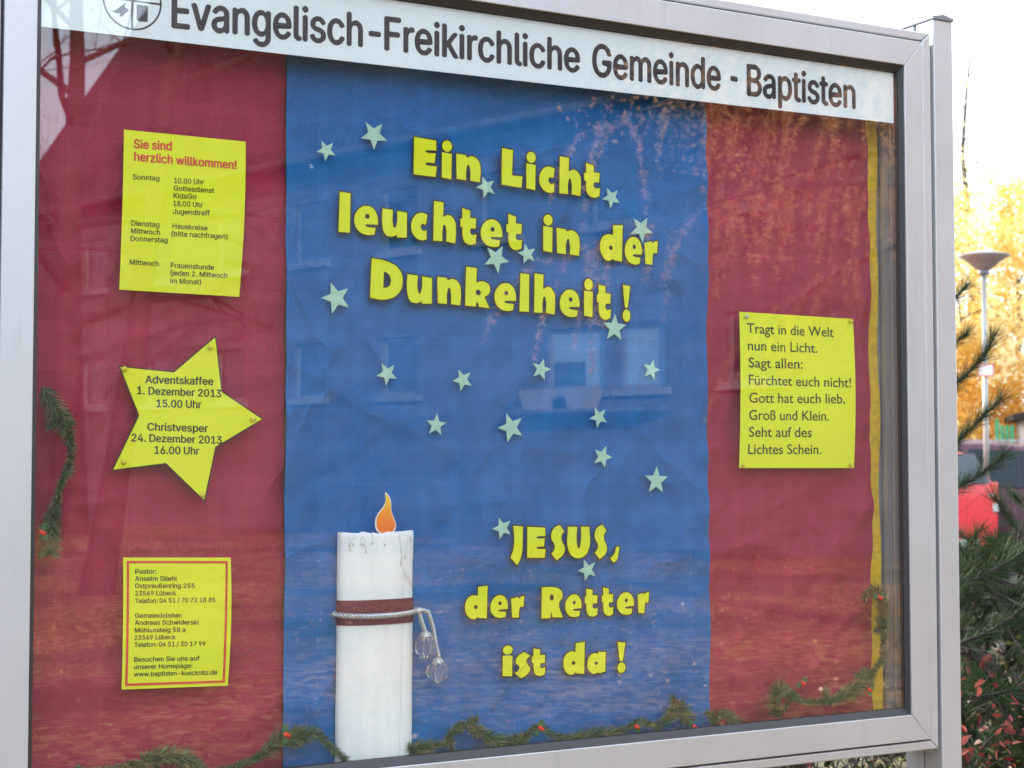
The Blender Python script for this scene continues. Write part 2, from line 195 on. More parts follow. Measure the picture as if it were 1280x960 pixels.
t = NT('glass_pane')   # thin clear sheet: straight-through light plus Fresnel reflection
tr = t.node('ShaderNodeBsdfTransparent'); tr.inputs[0].default_value = (.985, .99, .985, 1)
gl = t.node('ShaderNodeBsdfGlossy'); gl.inputs['Roughness'].default_value = 0.0; gl.inputs[0].default_value = (1, 1, 1, 1)
fz = t.node('ShaderNodeFresnel'); gi = t.node('ShaderNodeNewGeometry')
t.l.new(t.math('ADD', t.math('MULTIPLY', t.math('SUBTRACT', 1, gi.outputs['Backfacing']), 1.64), t.math('MULTIPLY', gi.outputs['Backfacing'], 1/1.64)), fz.inputs[0])
mx = t.node('ShaderNodeMixShader'); t.l.new(fz.outputs[0], mx.inputs[0]); t.l.new(tr.outputs[0], mx.inputs[1]); t.l.new(gl.outputs[0], mx.inputs[2])
t.l.new(mx.outputs[0], t.out.inputs[0]); M['glass'] = t.m

t = NT('white_cracked_paint'); co = t.coord(scale=(1, 1, .25))
nz = t.noise(co, 30, 6); st = t.noise(t.coord(scale=(60, 60, 3)), 1, 4)
cr = t.vor(t.coord(scale=(5, 5, .5)), 1.0, feat='DISTANCE_TO_EDGE')
crk = t.ramp(cr, [(0, (.45, .45, .45)), (.006, (1, 1, 1))])
t.base(t.mix(crk, (.42, .43, .42), t.ramp(nz, [(.3, (.72, .76, .76)), (.7, (.84, .88, .88))])))
t.p(Roughness=.65); t.bump(t.math('ADD', t.math('MULTIPLY', nz, .5), st), .25, .0015); M['candle'] = t.m

t = NT('burgundy_ribbon_gold_print'); co = t.coord(); v = t.noise(co, 55, 3, .6, 2.5)
g = t.ramp(v, [(.52, (0, 0, 0)), (.535, (1, 1, 1)), (.545, (1, 1, 1)), (.56, (0, 0, 0))])
t.base(t.mix(g, (.13, .003, .034), (.20, .05, .045))); t.p(Roughness=.4); M['ribbon'] = t.m

t = NT('flame_print'); co = t.coord(); sp = t.node('ShaderNodeSeparateXYZ'); t.l.new(co, sp.inputs[0])
t.base(t.ramp(t.math('DIVIDE', t.math('SUBTRACT', sp.outputs[2], 1.345), .085), [(0, (.80, .14, .01)), (.35, (.88, .22, .01)), (.8, (.90, .50, .02)), (1, (.85, .6, .1))]))
t.p(Roughness=.6); M['flame'] = t.m

t = NT('crystal_plastic'); t.base((.85, .9, .92)); t.p(Roughness=.03); t.b.inputs['Transmission Weight'].default_value = .96; t.b.inputs['IOR'].default_value = 1.32; M['crystal'] = t.m

t = NT('ground_leaf_litter'); co = t.coord()
big = t.noise(co, .35, 5); v = t.vor(co, 14, 'Color'); fine = t.noise(co, 30, 5, .7)
sx = t.node('ShaderNodeSeparateColor'); t.l.new(v, sx.inputs[0])
lv = t.ramp(sx.outputs[0], [(0, (.08, .045, .02)), (.4, (.24, .12, .04)), (.75, (.46, .24, .07)), (1, (.60, .40, .14))])
gr = t.ramp(fine, [(.3, (.02, .035, .012)), (.7, (.07, .09, .03))])
t.base(t.mix(t.ramp(big, [(.38, (0, 0, 0)), (.58, (1, 1, 1))]), gr, lv)); t.p(Roughness=.8); t.bump(t.math('ADD', sx.outputs[1], fine), .6, .03); M['ground'] = t.m

t = NT('lot_asphalt'); co = t.coord(); nz = t.noise(co, 60, 5, .8); b = t.noise(co, .6, 3)
t.base(t.mix(t.ramp(b, [(.4, (0, 0, 0)), (.65, (1, 1, 1))]), t.ramp(nz, [(.3, (.04, .04, .042)), (.7, (.075, .073, .07))]), (.11, .09, .06))); t.p(Roughness=.85); t.bump(nz, .4, .01); M['asphalt'] = t.m

t = NT('pale_house_render'); co = t.coord(); nz = t.noise(co, 1.2, 5); f2 = t.noise(co, 60, 2)
t.base(t.ramp(nz, [(.3, (.11, .095, .09)), (.7, (.15, .13, .12))])); t.p(Roughness=.9); t.bump(f2, .3, .01); M['render'] = t.m
t = NT('dark_roof_tiles'); co = t.coord(); sp = t.node('ShaderNodeSeparateXYZ'); t.l.new(co, sp.inputs[0])
a = t.math('SINE', t.math('MULTIPLY', sp.outputs[0], 2*PI/.24)); bq = t.math('FRACT', t.math('DIVIDE', sp.outputs[2], .28))
nz = t.noise(co, 3, 5)
t.base(t.mix(bq, t.mix(nz, (.02, .015, .015), (.04, .03, .028)), t.mix(nz, (.05, .036, .034), (.075, .05, .045)))); t.p(Roughness=.8); t.b.inputs['Specular IOR Level'].default_value = .2
t.bump(t.math('ADD', a, t.math('MULTIPLY', bq, 1.5)), .9, .04); M['rooftile'] = t.m
M['whiteframe'] = simple('white_window_frame', (.24, .24, .24), .6)
M['pane'] = simple('dark_window_pane', (.03, .04, .05), .06, spec=.8, var=.05)
M['skypane'] = simple('sky_tinted_pane', (.30, .42, .52), .8, var=.04, sc=3)  # pale blue put into the pane colour for the sky it reflects
M['planter'] = simple('white_planter', (.30, .26, .25), .7)
M['gutter'] = simple('zinc_gutter', (.08, .075, .075), .8)
def paint(name, c):
    t = NT(name); t.base(c); t.p(Roughness=.45); t.b.inputs['Specular IOR Level'].default_value = .25; t.b.inputs['Coat Weight'].default_value = .22; t.b.inputs['Coat Roughness'].default_value = .05
    nz = t.noise(t.coord(), 40, 3); t.bump(nz, .02, .002); return t.m
M['redpaint'] = paint('red_car_paint', (.68, .008, .016)); M['maroon'] = paint('maroon_car_paint', (.085, .025, .045))
M['carglass'] = simple('tinted_car_glass', (.02, .03, .04), .08, spec=.18, var=.02)
M['tyre'] = simple('tyre_rubber', (.02, .02, .02), .8); M['rim'] = simple('wheel_alloy', (.4, .4, .42), .35, metal=.7)
M['taillamp'] = simple('red_tail_lamp', (.55, .03, .02), .2); M['amber'] = simple('amber_lamp', (.8, .3, .03), .2)
M['plate'] = simple('pale_number_plate', (.7, .7, .62), .5); M['black'] = simple('black_plastic', (.03, .03, .03), .5)
M['lampmetal'] = simple('cream_grey_lamp_metal', (.34, .34, .31), .35, metal=.2); M['signwhite'] = simple('white_sign', (.75, .74, .70), .5)
M['signred'] = simple('red_sign_edge', (.65, .06, .04), .5); M['greenpaint'] = simple('green_gate_paint', (.03, .30, .12), .4)

# ------------------------------------------------------------------ mesh helpers
class MB:
    def __init__(s): s.v = []; s.f = []; s.mi = []; s.cur = 0
    def add(s, vs, fs):
        o = len(s.v); s.v += [tuple(x) for x in vs]; s.f += [tuple(i+o for i in f) for f in fs]; s.mi += [s.cur]*len(fs)
    def box(s, x0, x1, y0, y1, z0, z1):
        s.add([(x0,y0,z0),(x1,y0,z0),(x1,y1,z0),(x0,y1,z0),(x0,y0,z1),(x1,y0,z1),(x1,y1,z1),(x0,y1,z1)],
              [(0,3,2,1),(4,5,6,7),(0,1,5,4),(1,2,6,5),(2,3,7,6),(3,0,4,7)])
    def prism_y(s, pts, y0, y1):       # polygon in x,z (counter-clockwise seen from -y), front y0, back y1
        n = len(pts); vs = [(p[0], y0, p[1]) for p in pts]+[(p[0], y1, p[1]) for p in pts]
        s.add(vs, [tuple(range(n)), tuple(range(2*n-1, n-1, -1))]+[(i, i+n, (i+1) % n+n, (i+1) % n) for i in range(n)])
    def tube(s, pts, rad, n=6, cap=True):
        pts = [Vector(p) for p in pts]; m = len(pts)
        if not hasattr(rad, '__len__'): rad = [rad]*m
        rings = []; prev = None
        for i, p in enumerate(pts):
            d = (pts[min(i+1, m-1)]-pts[max(i-1, 0)]);
            if d.length < 1e-9: d = Vector((0, 0, 1))
            d.normalize()
            a = prev if prev is not None else (Vector((0, 0, 1)) if abs(d.z) < .9 else Vector((1, 0, 0)))
            a = a-d*a.dot(d)
            if a.length < 1e-6: a = Vector((1, 0, 0))-d*d.x
            a.normalize(); prev = a; b = d.cross(a)
            rings.append([p+(a*math.cos(2*PI*k/n)+b*math.sin(2*PI*k/n))*rad[i] for k in range(n)])
        vs = [q for r in rings for q in r]; fs = []
        for i in range(m-1):
            for k in range(n): fs.append((i*n+k, i*n+(k+1) % n, (i+1)*n+(k+1) % n, (i+1)*n+k))
        if cap: fs += [tuple(range(n-1, -1, -1)), tuple((m-1)*n+k for k in range(n))]
        s.add(vs, fs)
    def lathe(s, prof, c=(0, 0, 0), n=16):
        vs = [(c[0]+r*math.cos(2*PI*k/n), c[1]+r*math.sin(2*PI*k/n), c[2]+z) for r, z in prof for k in range(n)]
        s.add(vs, [(i*n+k, i*n+(k+1) % n, (i+1)*n+(k+1) % n, (i+1)*n+k) for i in range(len(prof)-1) for k in range(n)])
    def sphere(s, c, r, n=10, m=7, sz=1):
        s.lathe([(r*math.sin(PI*j/m)+1e-5, -r*sz*math.cos(PI*j/m)) for j in range(m+1)], c, n)
    def build(s, name, mats, parent=None, smooth=False, bevel=0):
        me = bpy.data.meshes.new(name); me.from_pydata(s.v, [], s.f)
        mats = mats if isinstance(mats, (list, tuple)) else [mats]
        for m in mats: me.materials.append(m)
        if len(mats) > 1: me.polygons.foreach_set('material_index', s.mi)
        if smooth: me.polygons.foreach_set('use_smooth', [True]*len(me.polygons))
        me.update(); o = bpy.data.objects.new(name, me); COL.objects.link(o)
        if parent: o.parent = parent
        if bevel:
            b = o.modifiers.new('bevel', 'BEVEL'); b.width = bevel; b.segments = 2; b.limit_method = 'ANGLE'; b.angle_limit = math.radians(35)
        return o
def tag(o, label=None, cat=None, group=None, kind=None):
    for k, v in (('label', label), ('category', cat), ('group', group), ('kind', kind)):
        if v: o[k] = v
    return o
def thing(name, label, cat, loc=(0, 0, 0), rz=0, group=None):
    o = bpy.data.objects.new(name, None); COL.objects.link(o); o.location = loc; o.rotation_euler = (0, 0, rz); o.empty_display_size = .1
    return tag(o, label, cat, group)
def grid_mesh(nu, nv, fn):
    vs = [fn(i/nu, j/nv) for j in range(nv+1) for i in range(nu+1)]
    fs = [(j*(nu+1)+i, j*(nu+1)+i+1, (j+1)*(nu+1)+i+1, (j+1)*(nu+1)+i) for j in range(nv) for i in range(nu)]
    b = MB(); b.add(vs, fs); return b
def quads(P4, name, mat, parent=None):
    """P4: (n,4,3) array of separate quads"""
    n = len(P4); me = bpy.data.meshes.new(name); me.vertices.add(n*4); me.vertices.foreach_set('co', np.asarray(P4, dtype=np.float32).ravel())
    me.loops.add(n*4); me.loops.foreach_set('vertex_index', np.arange(n*4, dtype=np.int32))
    me.polygons.add(n); me.polygons.foreach_set('loop_start', np.arange(0, n*4, 4, dtype=np.int32)); me.polygons.foreach_set('loop_total', np.full(n, 4, dtype=np.int32))
    me.update(calc_edges=True); me.materials.append(mat); o = bpy.data.objects.new(name, me); COL.objects.link(o)
    if parent: o.parent = parent
    return o
def leaf_quads(C, size, rng, up=0.0, aspect=.6, jitter=.4):
    """leaf shaped (kite) quads of random tilt at centres C"""
    n = len(C); d = rng.normal(size=(n, 3)); d[:, 2] += up*-1; d /= np.linalg.norm(d, axis=1)[:, None]
    e = rng.normal(size=(n, 3)); e -= (e*d).sum(1)[:, None]*d; e /= np.linalg.norm(e, axis=1)[:, None]
    s = size*(1+jitter*rng.uniform(-1, 1, n))[:, None]
    return np.stack([C-d*s*.5, C+e*s*aspect*.5-d*s*.05, C+d*s*.5, C-e*s*aspect*.5-d*s*.05], 1)
def leaf_ovals(C, size, rng, aspect=.5):
    """folded oval leaves, two quads each, sharing the midrib"""
    n = len(C); d = rng.normal(size=(n, 3)); d /= np.linalg.norm(d, axis=1)[:, None]; e = rng.normal(size=(n, 3)); e -= (e*d).sum(1)[:, None]*d; e /= np.linalg.norm(e, axis=1)[:, None]
    f = np.cross(d, e); s = size*rng.uniform(.6, 1.3, n)[:, None]; w = s*aspect*.5; up = f*w*.45
    r1, r2 = C-d*s*.22+e*w*.9+up, C+d*s*.18+e*w+up; l1, l2 = C-d*s*.22-e*w*.9+up, C+d*s*.18-e*w+up; b0, t0 = C-d*s*.5, C+d*s*.5
    return np.concatenate([np.stack([b0, r1, r2, t0], 1), np.stack([b0, t0, l2, l1], 1)])
def blades(A, Dv, L, w, rng):
    """thin needles from A along unit Dv of length L, width w"""
    n = len(A); e = rng.normal(size=(n, 3)); e -= (e*Dv).sum(1)[:, None]*Dv; e /= np.linalg.norm(e, axis=1)[:, None]
    L = np.asarray(L).reshape(-1, 1); B = A+Dv*L
    return np.stack([A-e*w*.5, A+e*w*.5, B+e*w*.2, B-e*w*.2], 1)

# ------------------------------------------------------------------ text and cut-outs as flat geometry
def curve_to_mesh(cv):
    o = bpy.data.objects.new('tmp', cv); COL.objects.link(o); dg = bpy.context.evaluated_depsgraph_get(); dg.update()
    me = bpy.data.meshes.new_from_object(o.evaluated_get(dg)); bpy.data.objects.remove(o); return me
import os
SANS = None
try:
    _fp = os.path.join(bpy.utils.resource_path('LOCAL'), 'datafiles', 'fonts', 'Inter.woff2')   # ships with Blender
    if os.path.exists(_fp): SANS = bpy.data.fonts.load(_fp)
except Exception: pass
from mathutils.geometry import interpolate_bezier, tessellate_polygon
_dg = None
def text_mesh(txt, bold=.0, res=3, sans=True):
    """outlines of the text, each outer contour filled on its own with the holes inside it"""
    cv = bpy.data.curves.new('t', 'FONT'); cv.body = txt; cv.size = 1
    if sans and SANS: cv.font = SANS
    o = bpy.data.objects.new('tmp', cv); COL.objects.link(o)
    c2 = o.to_curve(bpy.context.evaluated_depsgraph_get()); C = []
    for sp in c2.splines:
        bp = sp.bezier_points; n = len(bp); P = []
        for i in range(n):
            a, b_ = bp[i], bp[(i+1) % n]
            st = ((a.handle_right-a.co).cross(b_.co-a.co).length < 1e-5 and (b_.handle_left-b_.co).cross(b_.co-a.co).length < 1e-5)
            seg = [a.co.copy()] if st else interpolate_bezier(a.co, a.handle_right, b_.handle_left, b_.co, res+2)[:-1]
            for q in seg:
                if not P or (Vector(q)-P[-1]).length > 1e-5: P.append(Vector((q[0], q[1], 0)))
        if len(P) > 2 and (P[0]-P[-1]).length < 1e-5: P.pop()
        if len(P) > 2: C.append((P, sum(P[i].x*P[(i+1) % len(P)].y-P[(i+1) % len(P)].x*P[i].y for i in range(len(P)))/2))
    o.to_curve_clear(); bpy.data.objects.remove(o)
    sg = 1 if sorted(C, key=lambda c: -abs(c[1]))[0][1] > 0 else -1
    def inside(p, P):
        r = False
        for i in range(len(P)):
            a, b_ = P[i], P[i-1]
            if (a.y > p.y) != (b_.y > p.y) and p.x < (b_.x-a.x)*(p.y-a.y)/(b_.y-a.y)+a.x: r = not r
        return r
    outs = [(P, A_) for P, A_ in C if A_*sg > 0]; holes = [(P, A_) for P, A_ in C if A_*sg <= 0]; M_ = {}
    for H, _ in holes:
        m_ = sum(H, Vector())/len(H); best = None
        for k, (P, A_) in enumerate(outs):
            if inside(H[0], P) and (best is None or abs(A_) < abs(outs[best][1])): best = k
        if best is not None: M_.setdefault(best, []).append(H)
    b = MB()
    for k, (P, _) in enumerate(outs):
        L = [P]+M_.get(k, []); flat = [v for q in L for v in q]
        b.add([(v.x, v.y, (k % 3)*2e-4) for v in flat], [t_ for t_ in tessellate_polygon(L)])
    me = bpy.data.meshes.new('t'); me.from_pydata(b.v, [], b.f); me.update(); return me
def text_line(row, mat, Y, parent, bold=.012, name='text_line', yfn=None, sans=True):
    s, x0, z0, x1, z1, cap = row
    m0 = text_mesh(s, sans=sans); n = len(m0.vertices); a = np.empty(n*3, dtype=np.float32); m0.vertices.foreach_get('co', a); a = a.reshape(-1, 3)
    F = [tuple(p.vertices) for p in m0.polygons]; sh = [(0, 0)] if bold <= 0 else [(-bold, 0), (bold, 0), (0, bold*.6), (0, -bold*.6), (0, 0)]
    if abs(bold) > .025: sh += [(-bold*.5, 0), (bold*.5, 0)]
    a = np.concatenate([a+np.array([dx, dy, k*1e-3], dtype=np.float32) for k, (dx, dy) in enumerate(sh)])
    me = bpy.data.meshes.new(name); me.from_pydata(a.tolist(), [], [tuple(i+k*n for i in f) for k in range(len(sh)) for f in F]); n = len(a); bpy.data.meshes.remove(m0)
    capm = text_mesh('H', sans=sans); ch = max(v.co.y for v in capm.vertices)
    xmin, xmax = a[:, 0].min(), a[:, 0].max()
    u = (a[:, 0]-xmin)/(xmax-xmin); X = x0+u*(x1-x0); Z = z0+u*(z1-z0)+a[:, 1]*cap/ch
    Yv = (np.full(n, Y) if yfn is None else np.array([yfn(x, z) for x, z in zip(X, Z)]))-a[:, 2]*.03
    out = np.stack([X, Yv, Z], 1).astype(np.float32); me.vertices.foreach_set('co', out.ravel()); me.update()
    me.materials.clear(); me.materials.append(mat); me.name = name
    o = bpy.data.objects.new(name, me); COL.objects.link(o); o.parent = parent; return o
def V(x, y): return (x, y, 'V')
def A(x, y): return (x, y, 'A')
def ell(cx, cy, rx, ry): return [(cx+rx*math.cos(k*PI/4), cy+ry*math.sin(k*PI/4), 'A') for k in range(8)]
GLYPH = {
'E': [[V(0,.02),V(.02,1),V(.97,.96),V(.98,.70),V(.62,.69),A(.50,.655),V(.62,.615),V(.95,.62),V(.90,.36),V(.62,.365),A(.50,.325),V(.62,.28),V(1,.28),V(.94,0)]],
'i': [ell(.52,.855,.46,.145), [V(.04,.685),V(.97,.665),V(.92,0),V(.02,.03)]],
'n': [[V(.02,.05),V(0,1),V(.40,.97),V(.43,.88),A(.66,.95),A(.92,.80),A(1,.5),V(.97,0),V(.58,.03),A(.57,.48),A(.50,.62),A(.42,.48),V(.40,.03)]],
'L': [[V(.02,.04),V(.04,1),V(.55,.97),V(.50,.30),V(1,.30),V(.94,0)]],
'c': [[V(.95,.94),A(.62,1),A(.25,.90),A(0,.5),A(.2,.13),A(.6,0),V(.90,.04),V(.90,.38),A(.72,.34),A(.56,.46),A(.66,.60),V(.80,.56),V(.88,.62)]],
'h': [[V(.02,.03),V(.05,1),V(.46,.98),V(.44,.62),A(.70,.68),A(.94,.56),A(1,.38),V(.97,0),V(.58,.03),A(.57,.36),A(.50,.44),A(.43,.36),V(.41,.03)]],
't': [[V(.12,1),V(.60,.94),V(.60,.75),V(.98,.74),V(.95,.46),V(.63,.46),A(.60,.34),A(.72,.28),V(1,.30),V(.95,.05),A(.58,0),A(.25,.08),A(.13,.26),V(.13,.47),V(0,.49),V(0,.70),V(.12,.72)]],
'l': [[V(.02,0),V(.12,1),V(1,.98),V(.95,.0)]],
'e': [[V(1,.38),A(.98,.66),A(.80,.92),A(.52,1),A(.20,.88),A(0,.5),A(.16,.14),A(.55,0),V(.86,.04),V(.90,.26),V(.62,.27),A(.46,.33),V(.60,.37)], ell(.55,.64,.10,.085)],
'u': [[V(0,1),V(.42,.97),A(.42,.45),A(.49,.34),A(.57,.45),V(.60,.95),V(1,.91),V(.99,.02),V(.60,0),V(.58,.09),A(.40,.02),A(.12,.08),A(.0,.36)]],
'd': [[V(.58,.97),V(1,1),V(.96,0),V(.60,.03),V(.58,.07),A(.36,.0),A(.10,.12),A(0,.36),A(.10,.62),A(.34,.72),V(.57,.70)], ell(.47,.36,.085,.065)],
'D': [[V(0,.03),V(.05,1),A(.55,.94),A(.90,.76),A(1,.48),A(.86,.16),A(.45,0)], [V(.40,.29),V(.42,.70),A(.56,.64),A(.64,.48),A(.56,.32)]],
'k': [[V(0,.04),V(.04,1),V(.44,.98),V(.42,.62),A(.70,.66),A(.94,.54),A(.90,.36),V(.74,.28),V(.93,0),V(.52,.03),A(.46,.14),V(.40,.03)], ell(.50,.38,.10,.07)],
'r': [[V(.07,.02),V(0,.90),V(.55,.97),V(.58,.86),A(.75,.97),V(1,1),V(.94,.50),V(.66,.50),A(.60,.30),V(.58,0)]],
'!': [[V(.08,1),V(1,.97),A(.78,.60),V(.66,.39),V(.34,.39),A(.22,.62)], ell(.52,.17,.46,.165)],
'J': [[V(.22,1),V(1,.98),V(.96,.40),A(.82,.18),V(.52,0),V(0,.20),A(.22,.40),A(.30,.6)]],
'S': [[V(.66,1),V(.98,.82),A(.80,.72),A(.78,.58),A(1,.36),A(.96,.20),V(.42,0),V(.02,.20),A(.22,.28),A(.28,.42),A(.04,.62),A(.08,.82),A(.30,.94)]],
'U': [[V(0,1),V(.42,.99),A(.42,.42),A(.50,.30),A(.58,.42),V(.62,.99),V(1,.98),A(.97,.26),A(.72,.03),A(.28,.02),A(.02,.26)]],
',': [[V(.66,.98),V(1,1),A(.86,.45),A(.66,.12),V(.34,0),V(0,.28),A(.42,.52)]],
'R': [[V(0,0),V(.02,1),A(.55,.99),A(.93,.86),A(.98,.66),A(.82,.46),V(1,.0),V(.52,.02),V(.43,.24),V(.42,0)], ell(.48,.66,.10,.10)],
's': [[V(.60,1),V(1,.84),A(.74,.70),A(.80,.52),A(.98,.34),A(.86,.18),V(.40,0),V(0,.20),A(.24,.32),A(.28,.46),A(.06,.62),A(.18,.84)]],
'a': [[V(.60,1),V(1,.97),V(.97,.06),V(.62,.0),V(.58,.06),A(.34,.0),A(.08,.16),A(0,.48),A(.12,.82),A(.38,.95),V(.58,.90)], ell(.48,.48,.09,.085)],
}
def glyph_curve(paths, x0, x1, z0, z1, off):
    cv = bpy.data.curves.new('g', 'CURVE'); cv.dimensions = '2D'; cv.fill_mode = 'BOTH'; cv.resolution_u = 4; cv.offset = off; cv.extrude = .0003
    for k, pa in enumerate(paths):
        sp = cv.splines.new('BEZIER'); sp.bezier_points.add(len(pa)-1); sp.use_cyclic_u = True
        for bp, (x, y, k2) in zip(sp.bezier_points, pa):
            bp.co = (x*(x1-x0), y*(z1-z0), 0); h = 'AUTO' if k2 == 'A' else 'VECTOR'; bp.handle_left_type = h; bp.handle_right_type = h
    return cv
def cutout(name, paths, x0, x1, z0, z1, Y, off, mats, tilt=0.0):
    """printed cut-out card: dark edged back shape, lighter face 0.5 mm proud"""
    obs = []
    full = bpy.data.meshes.new(name); bm = bmesh.new()
    for m in mats: full.materials.append(m)
    for mi, (o, dy) in enumerate(((off, 0), (0, .0007))):
        me = curve_to_mesh(glyph_curve(paths, x0, x1, z0, z1, o))
        b2 = bmesh.new(); b2.from_mesh(me); bpy.data.meshes.remove(me)
        for v in b2.verts:
            x, y, z = v.co; v.co = (x+x0, Y-z-dy, y+z0)
        bmesh.ops.reverse_faces(b2, faces=b2.faces) if False else None
        tmp = bpy.data.meshes.new('t'); 
        for m in mats: tmp.materials.append(m)
        for fc in b2.faces: fc.material_index = mi
        b2.to_mesh(tmp); b2.free(); bm.from_mesh(tmp); bpy.data.meshes.remove(tmp)
    bm.to_mesh(full); bm.free()
    o = bpy.data.objects.new(name, full); COL.objects.link(o)
    return o

# ------------------------------------------------------------------ the setting: ground, car park
b = grid_mesh(60, 60, lambda u, v: (-250+500*u, -250+500*v, 0)); tag(b.build('ground', M['ground']), kind='structure')
b = MB(); b.add([(6.5, 6.5, .004), (34, -4, .004), (40, 18, .004), (12, 30, .004)], [(0, 1, 2, 3)]); tag(b.build('car_park', M['asphalt']), kind='structure')

# ------------------------------------------------------------------ display case
XL, XR, ZB, ZT = -.9897, 1.0146, .9022, 2.4235         # visible opening
DX0, DX1, DZ0, DZ1 = -1.0512, 1.0755, .8365, 2.4905     # door leaf
OX0, OX1, OZ0, OZ1 = -1.0815, 1.1055, .8115, 2.5165     # outer lip
case = thing('display_case', 'large silver aluminium glass display case holding the red and blue church notice board', 'display case', (0, 0, 0))
def mitred(x0, x1, z0, z1, X0, X1, Z0, Z1, y0, y1, name, mat, parent, bevel=.0015):
    g = .0004
    for pts in ([(X0, Z1), (x0, z1), (x1, z1), (X1, Z1)], [(X0+0, Z0), (X1, Z0), (x1, z0), (x0, z0)], [(X0, Z0), (x0, z0), (x0, z1), (X0, Z1)], [(X1, Z0), (X1, Z1), (x1, z1), (x1, z0)]):
        cx = sum(p[0] for p in pts)/4; cz = sum(p[1] for p in pts)/4
        L = [(p[0]-(g if p[0] > cx else -g), p[1]-(g if p[1] > cz else -g)) for p in pts]
        b = MB(); b.prism_y(L[::1], y0, y1); b.build(name, mat, parent, bevel=bevel)
gk = .0105
mitred(XL-.004, XR+.004, ZB-.004, ZT+.004, DX0, DX1, DZ0, DZ1, -.076, -.052, 'door_rail', M['alu'], case)
mitred(DX0-.004, DX1+.004, DZ0-.004, DZ1+.004, OX0, OX1, OZ0, OZ1, -.0705, .045, 'case_rim', M['alu'], case, .003)
mitred(DX0+.004, DX1-.004, DZ0+.004, DZ1-.004, DX0-.006, DX1+.006, DZ0-.006, DZ1+.006, -.058, -.048, 'door_seal', M['gasket'], case, 0)
# rubber gasket round the pane: front lip and sloping inner edge
def ring(b, o, i, yo, yi):
    vs = [(o[0], yo, o[2]), (o[1], yo, o[2]), (o[1], yo, o[3]), (o[0], yo, o[3]), (i[0], yi, i[2]), (i[1], yi, i[2]), (i[1], yi, i[3]), (i[0], yi, i[3])]
    b.add(vs, [(0, 1, 5, 4), (1, 2, 6, 5), (2, 3, 7, 6), (3, 0, 4, 7)])
b = MB(); o_ = (XL-.0035, XR+.0035, ZB-.0035, ZT+.0035); i_ = (XL+gk*.45, XR-gk*.45, ZB+gk, ZT-gk)
ring(b, o_, i_, -.0715, -.0625); ring(b, i_, i_, -.0625, -.048); ring(b, i_, o_, -.048, -.048); ring(b, o_, o_, -.048, -.0715)
b.build('glass_gasket', M['gasket'], case)
b = MB(); b.box(XL+.001, XR-.001, -.0605, -.0565, ZB+.001, ZT-.001); b.build('glass_pane', M['glass'], case)
# box behind: back board, side, top and bottom linings
IX0, IX1, IZ0, IZ1 = -1.028, 1.0340, .868, 2.458
b = MB(); b.box(OX0+.002, OX1-.002, .030, .046, OZ0+.002, OZ1-.002); b.build('back_board', M['backboard'], case)
b = MB()
for x0, x1, z0, z1 in ((IX1, DX1-.004, IZ0, IZ1), (DX0+.004, IX0, IZ0, IZ1), (DX0+.004, DX1-.004, IZ1, DZ1-.004), (DX0+.004, DX1-.004, DZ0+.004, IZ0)): b.box(x0, x1, -.045, .0295, z0, z1)
b.build('inner_lining', M['alu_in'], case)
for x, s in ((IX1, -1), (IX0, 1)):
    b = MB(); b.box(min(x, x+s*.004), max(x, x+s*.004), -.044, -.036, IZ0+.002, IZ1-.002); b.box(min(x, x+s*.005), max(x, x+s*.005), -.012, -.008, IZ0+.002, IZ1-.002)
    b.box(min(x, x+s*.012), max(x, x+s*.012), .004, .020, IZ0+.002, IZ1-.002)
    b.build('lining_rib', M['alu'], case)
b = MB(); b.lathe([(1e-4, .0), (.008, 0), (.008, .014), (.005, .016), (1e-4, .016)], (0, 0, 0), 12)
lk = b.build('door_catch', M['cap'], case); lk.location = (1.031, -.030, 1.055); lk.rotation_euler = (0, -PI/2, 0)
# header strip on the inside of the glass
hz0, hz1 = HDRQ[0][2], HDRQ[1][2]
def hb(x): return hz0+(hz1-hz0)*(x-HDRQ[0][0])/(HDRQ[1][0]-HDRQ[0][0])
b = MB(); b.prism_y([(-.9875, hb(-.9875)), (1.0035, hb(1.0035)), (1.0035, 2.4110), (-.9875, 2.4110)], -.0535, -.0525)
hp = b.build('header_panel', M['headwhite'], case)
b = MB(); b.prism_y([(-.9870, hb(-.9875)+.0005), (1.0030, hb(1.0035)+.0005), (1.0030, 2.4105), (-.9870, 2.4105)], -.0520, -.0490); b.build('header_light_stop', M['gasket'], hp)  # black sheet added behind the header to cut light bouncing onto the paper
for r_ in HEADER: text_line(r_, M['headblack'], -.0538, hp, bold=.024, name='header_lettering')
# round church emblem: ring, cross, dove, book
em = MB(); ex, ez, er = -.8195, 2.3390, .0550
def ringxz(b, r0, r1, n=48):
    vs = [(ex+r*math.cos(2*PI*k/n), -.0538, ez+r*math.sin(2*PI*k/n)) for r in (r0, r1) for k in range(n)]
    b.add(vs, [(k, (k+1) % n, (k+1) % n+n, k+n) for k in range(n)])
ringxz(em, er*.94, er); em.box(ex-.0022, ex+.0022, -.0539, -.0537, ez-er, ez+er); em.box(ex-er, ex+er, -.0541, -.0539, ez-.0016, ez+.0016)
em.add([(ex+x, -.0538, ez+z) for x, z in [(.008,-.006),(.029,-.006),(.029,-.036),(.012,-.037),(.008,-.034)]], [(0, 1, 2, 3, 4)])
dv = [(-.042,-.022),(-.034,-.024),(-.026,-.018),(-.022,-.014),(-.012,-.005),(-.014,-.014),(-.009,-.016),(-.006,-.020),(-.012,-.024),(-.018,-.032),(-.024,-.033),(-.022,-.027),(-.030,-.027)]
em.add([(ex+x, -.0538, ez+z) for x, z in dv], [tuple(range(len(dv)))])
em.add([(ex+x, -.0538, ez+z) for x, z in [(-.034,.012),(-.010,.012),(-.010,.017),(-.034,.017)]], [(0, 1, 2, 3)])
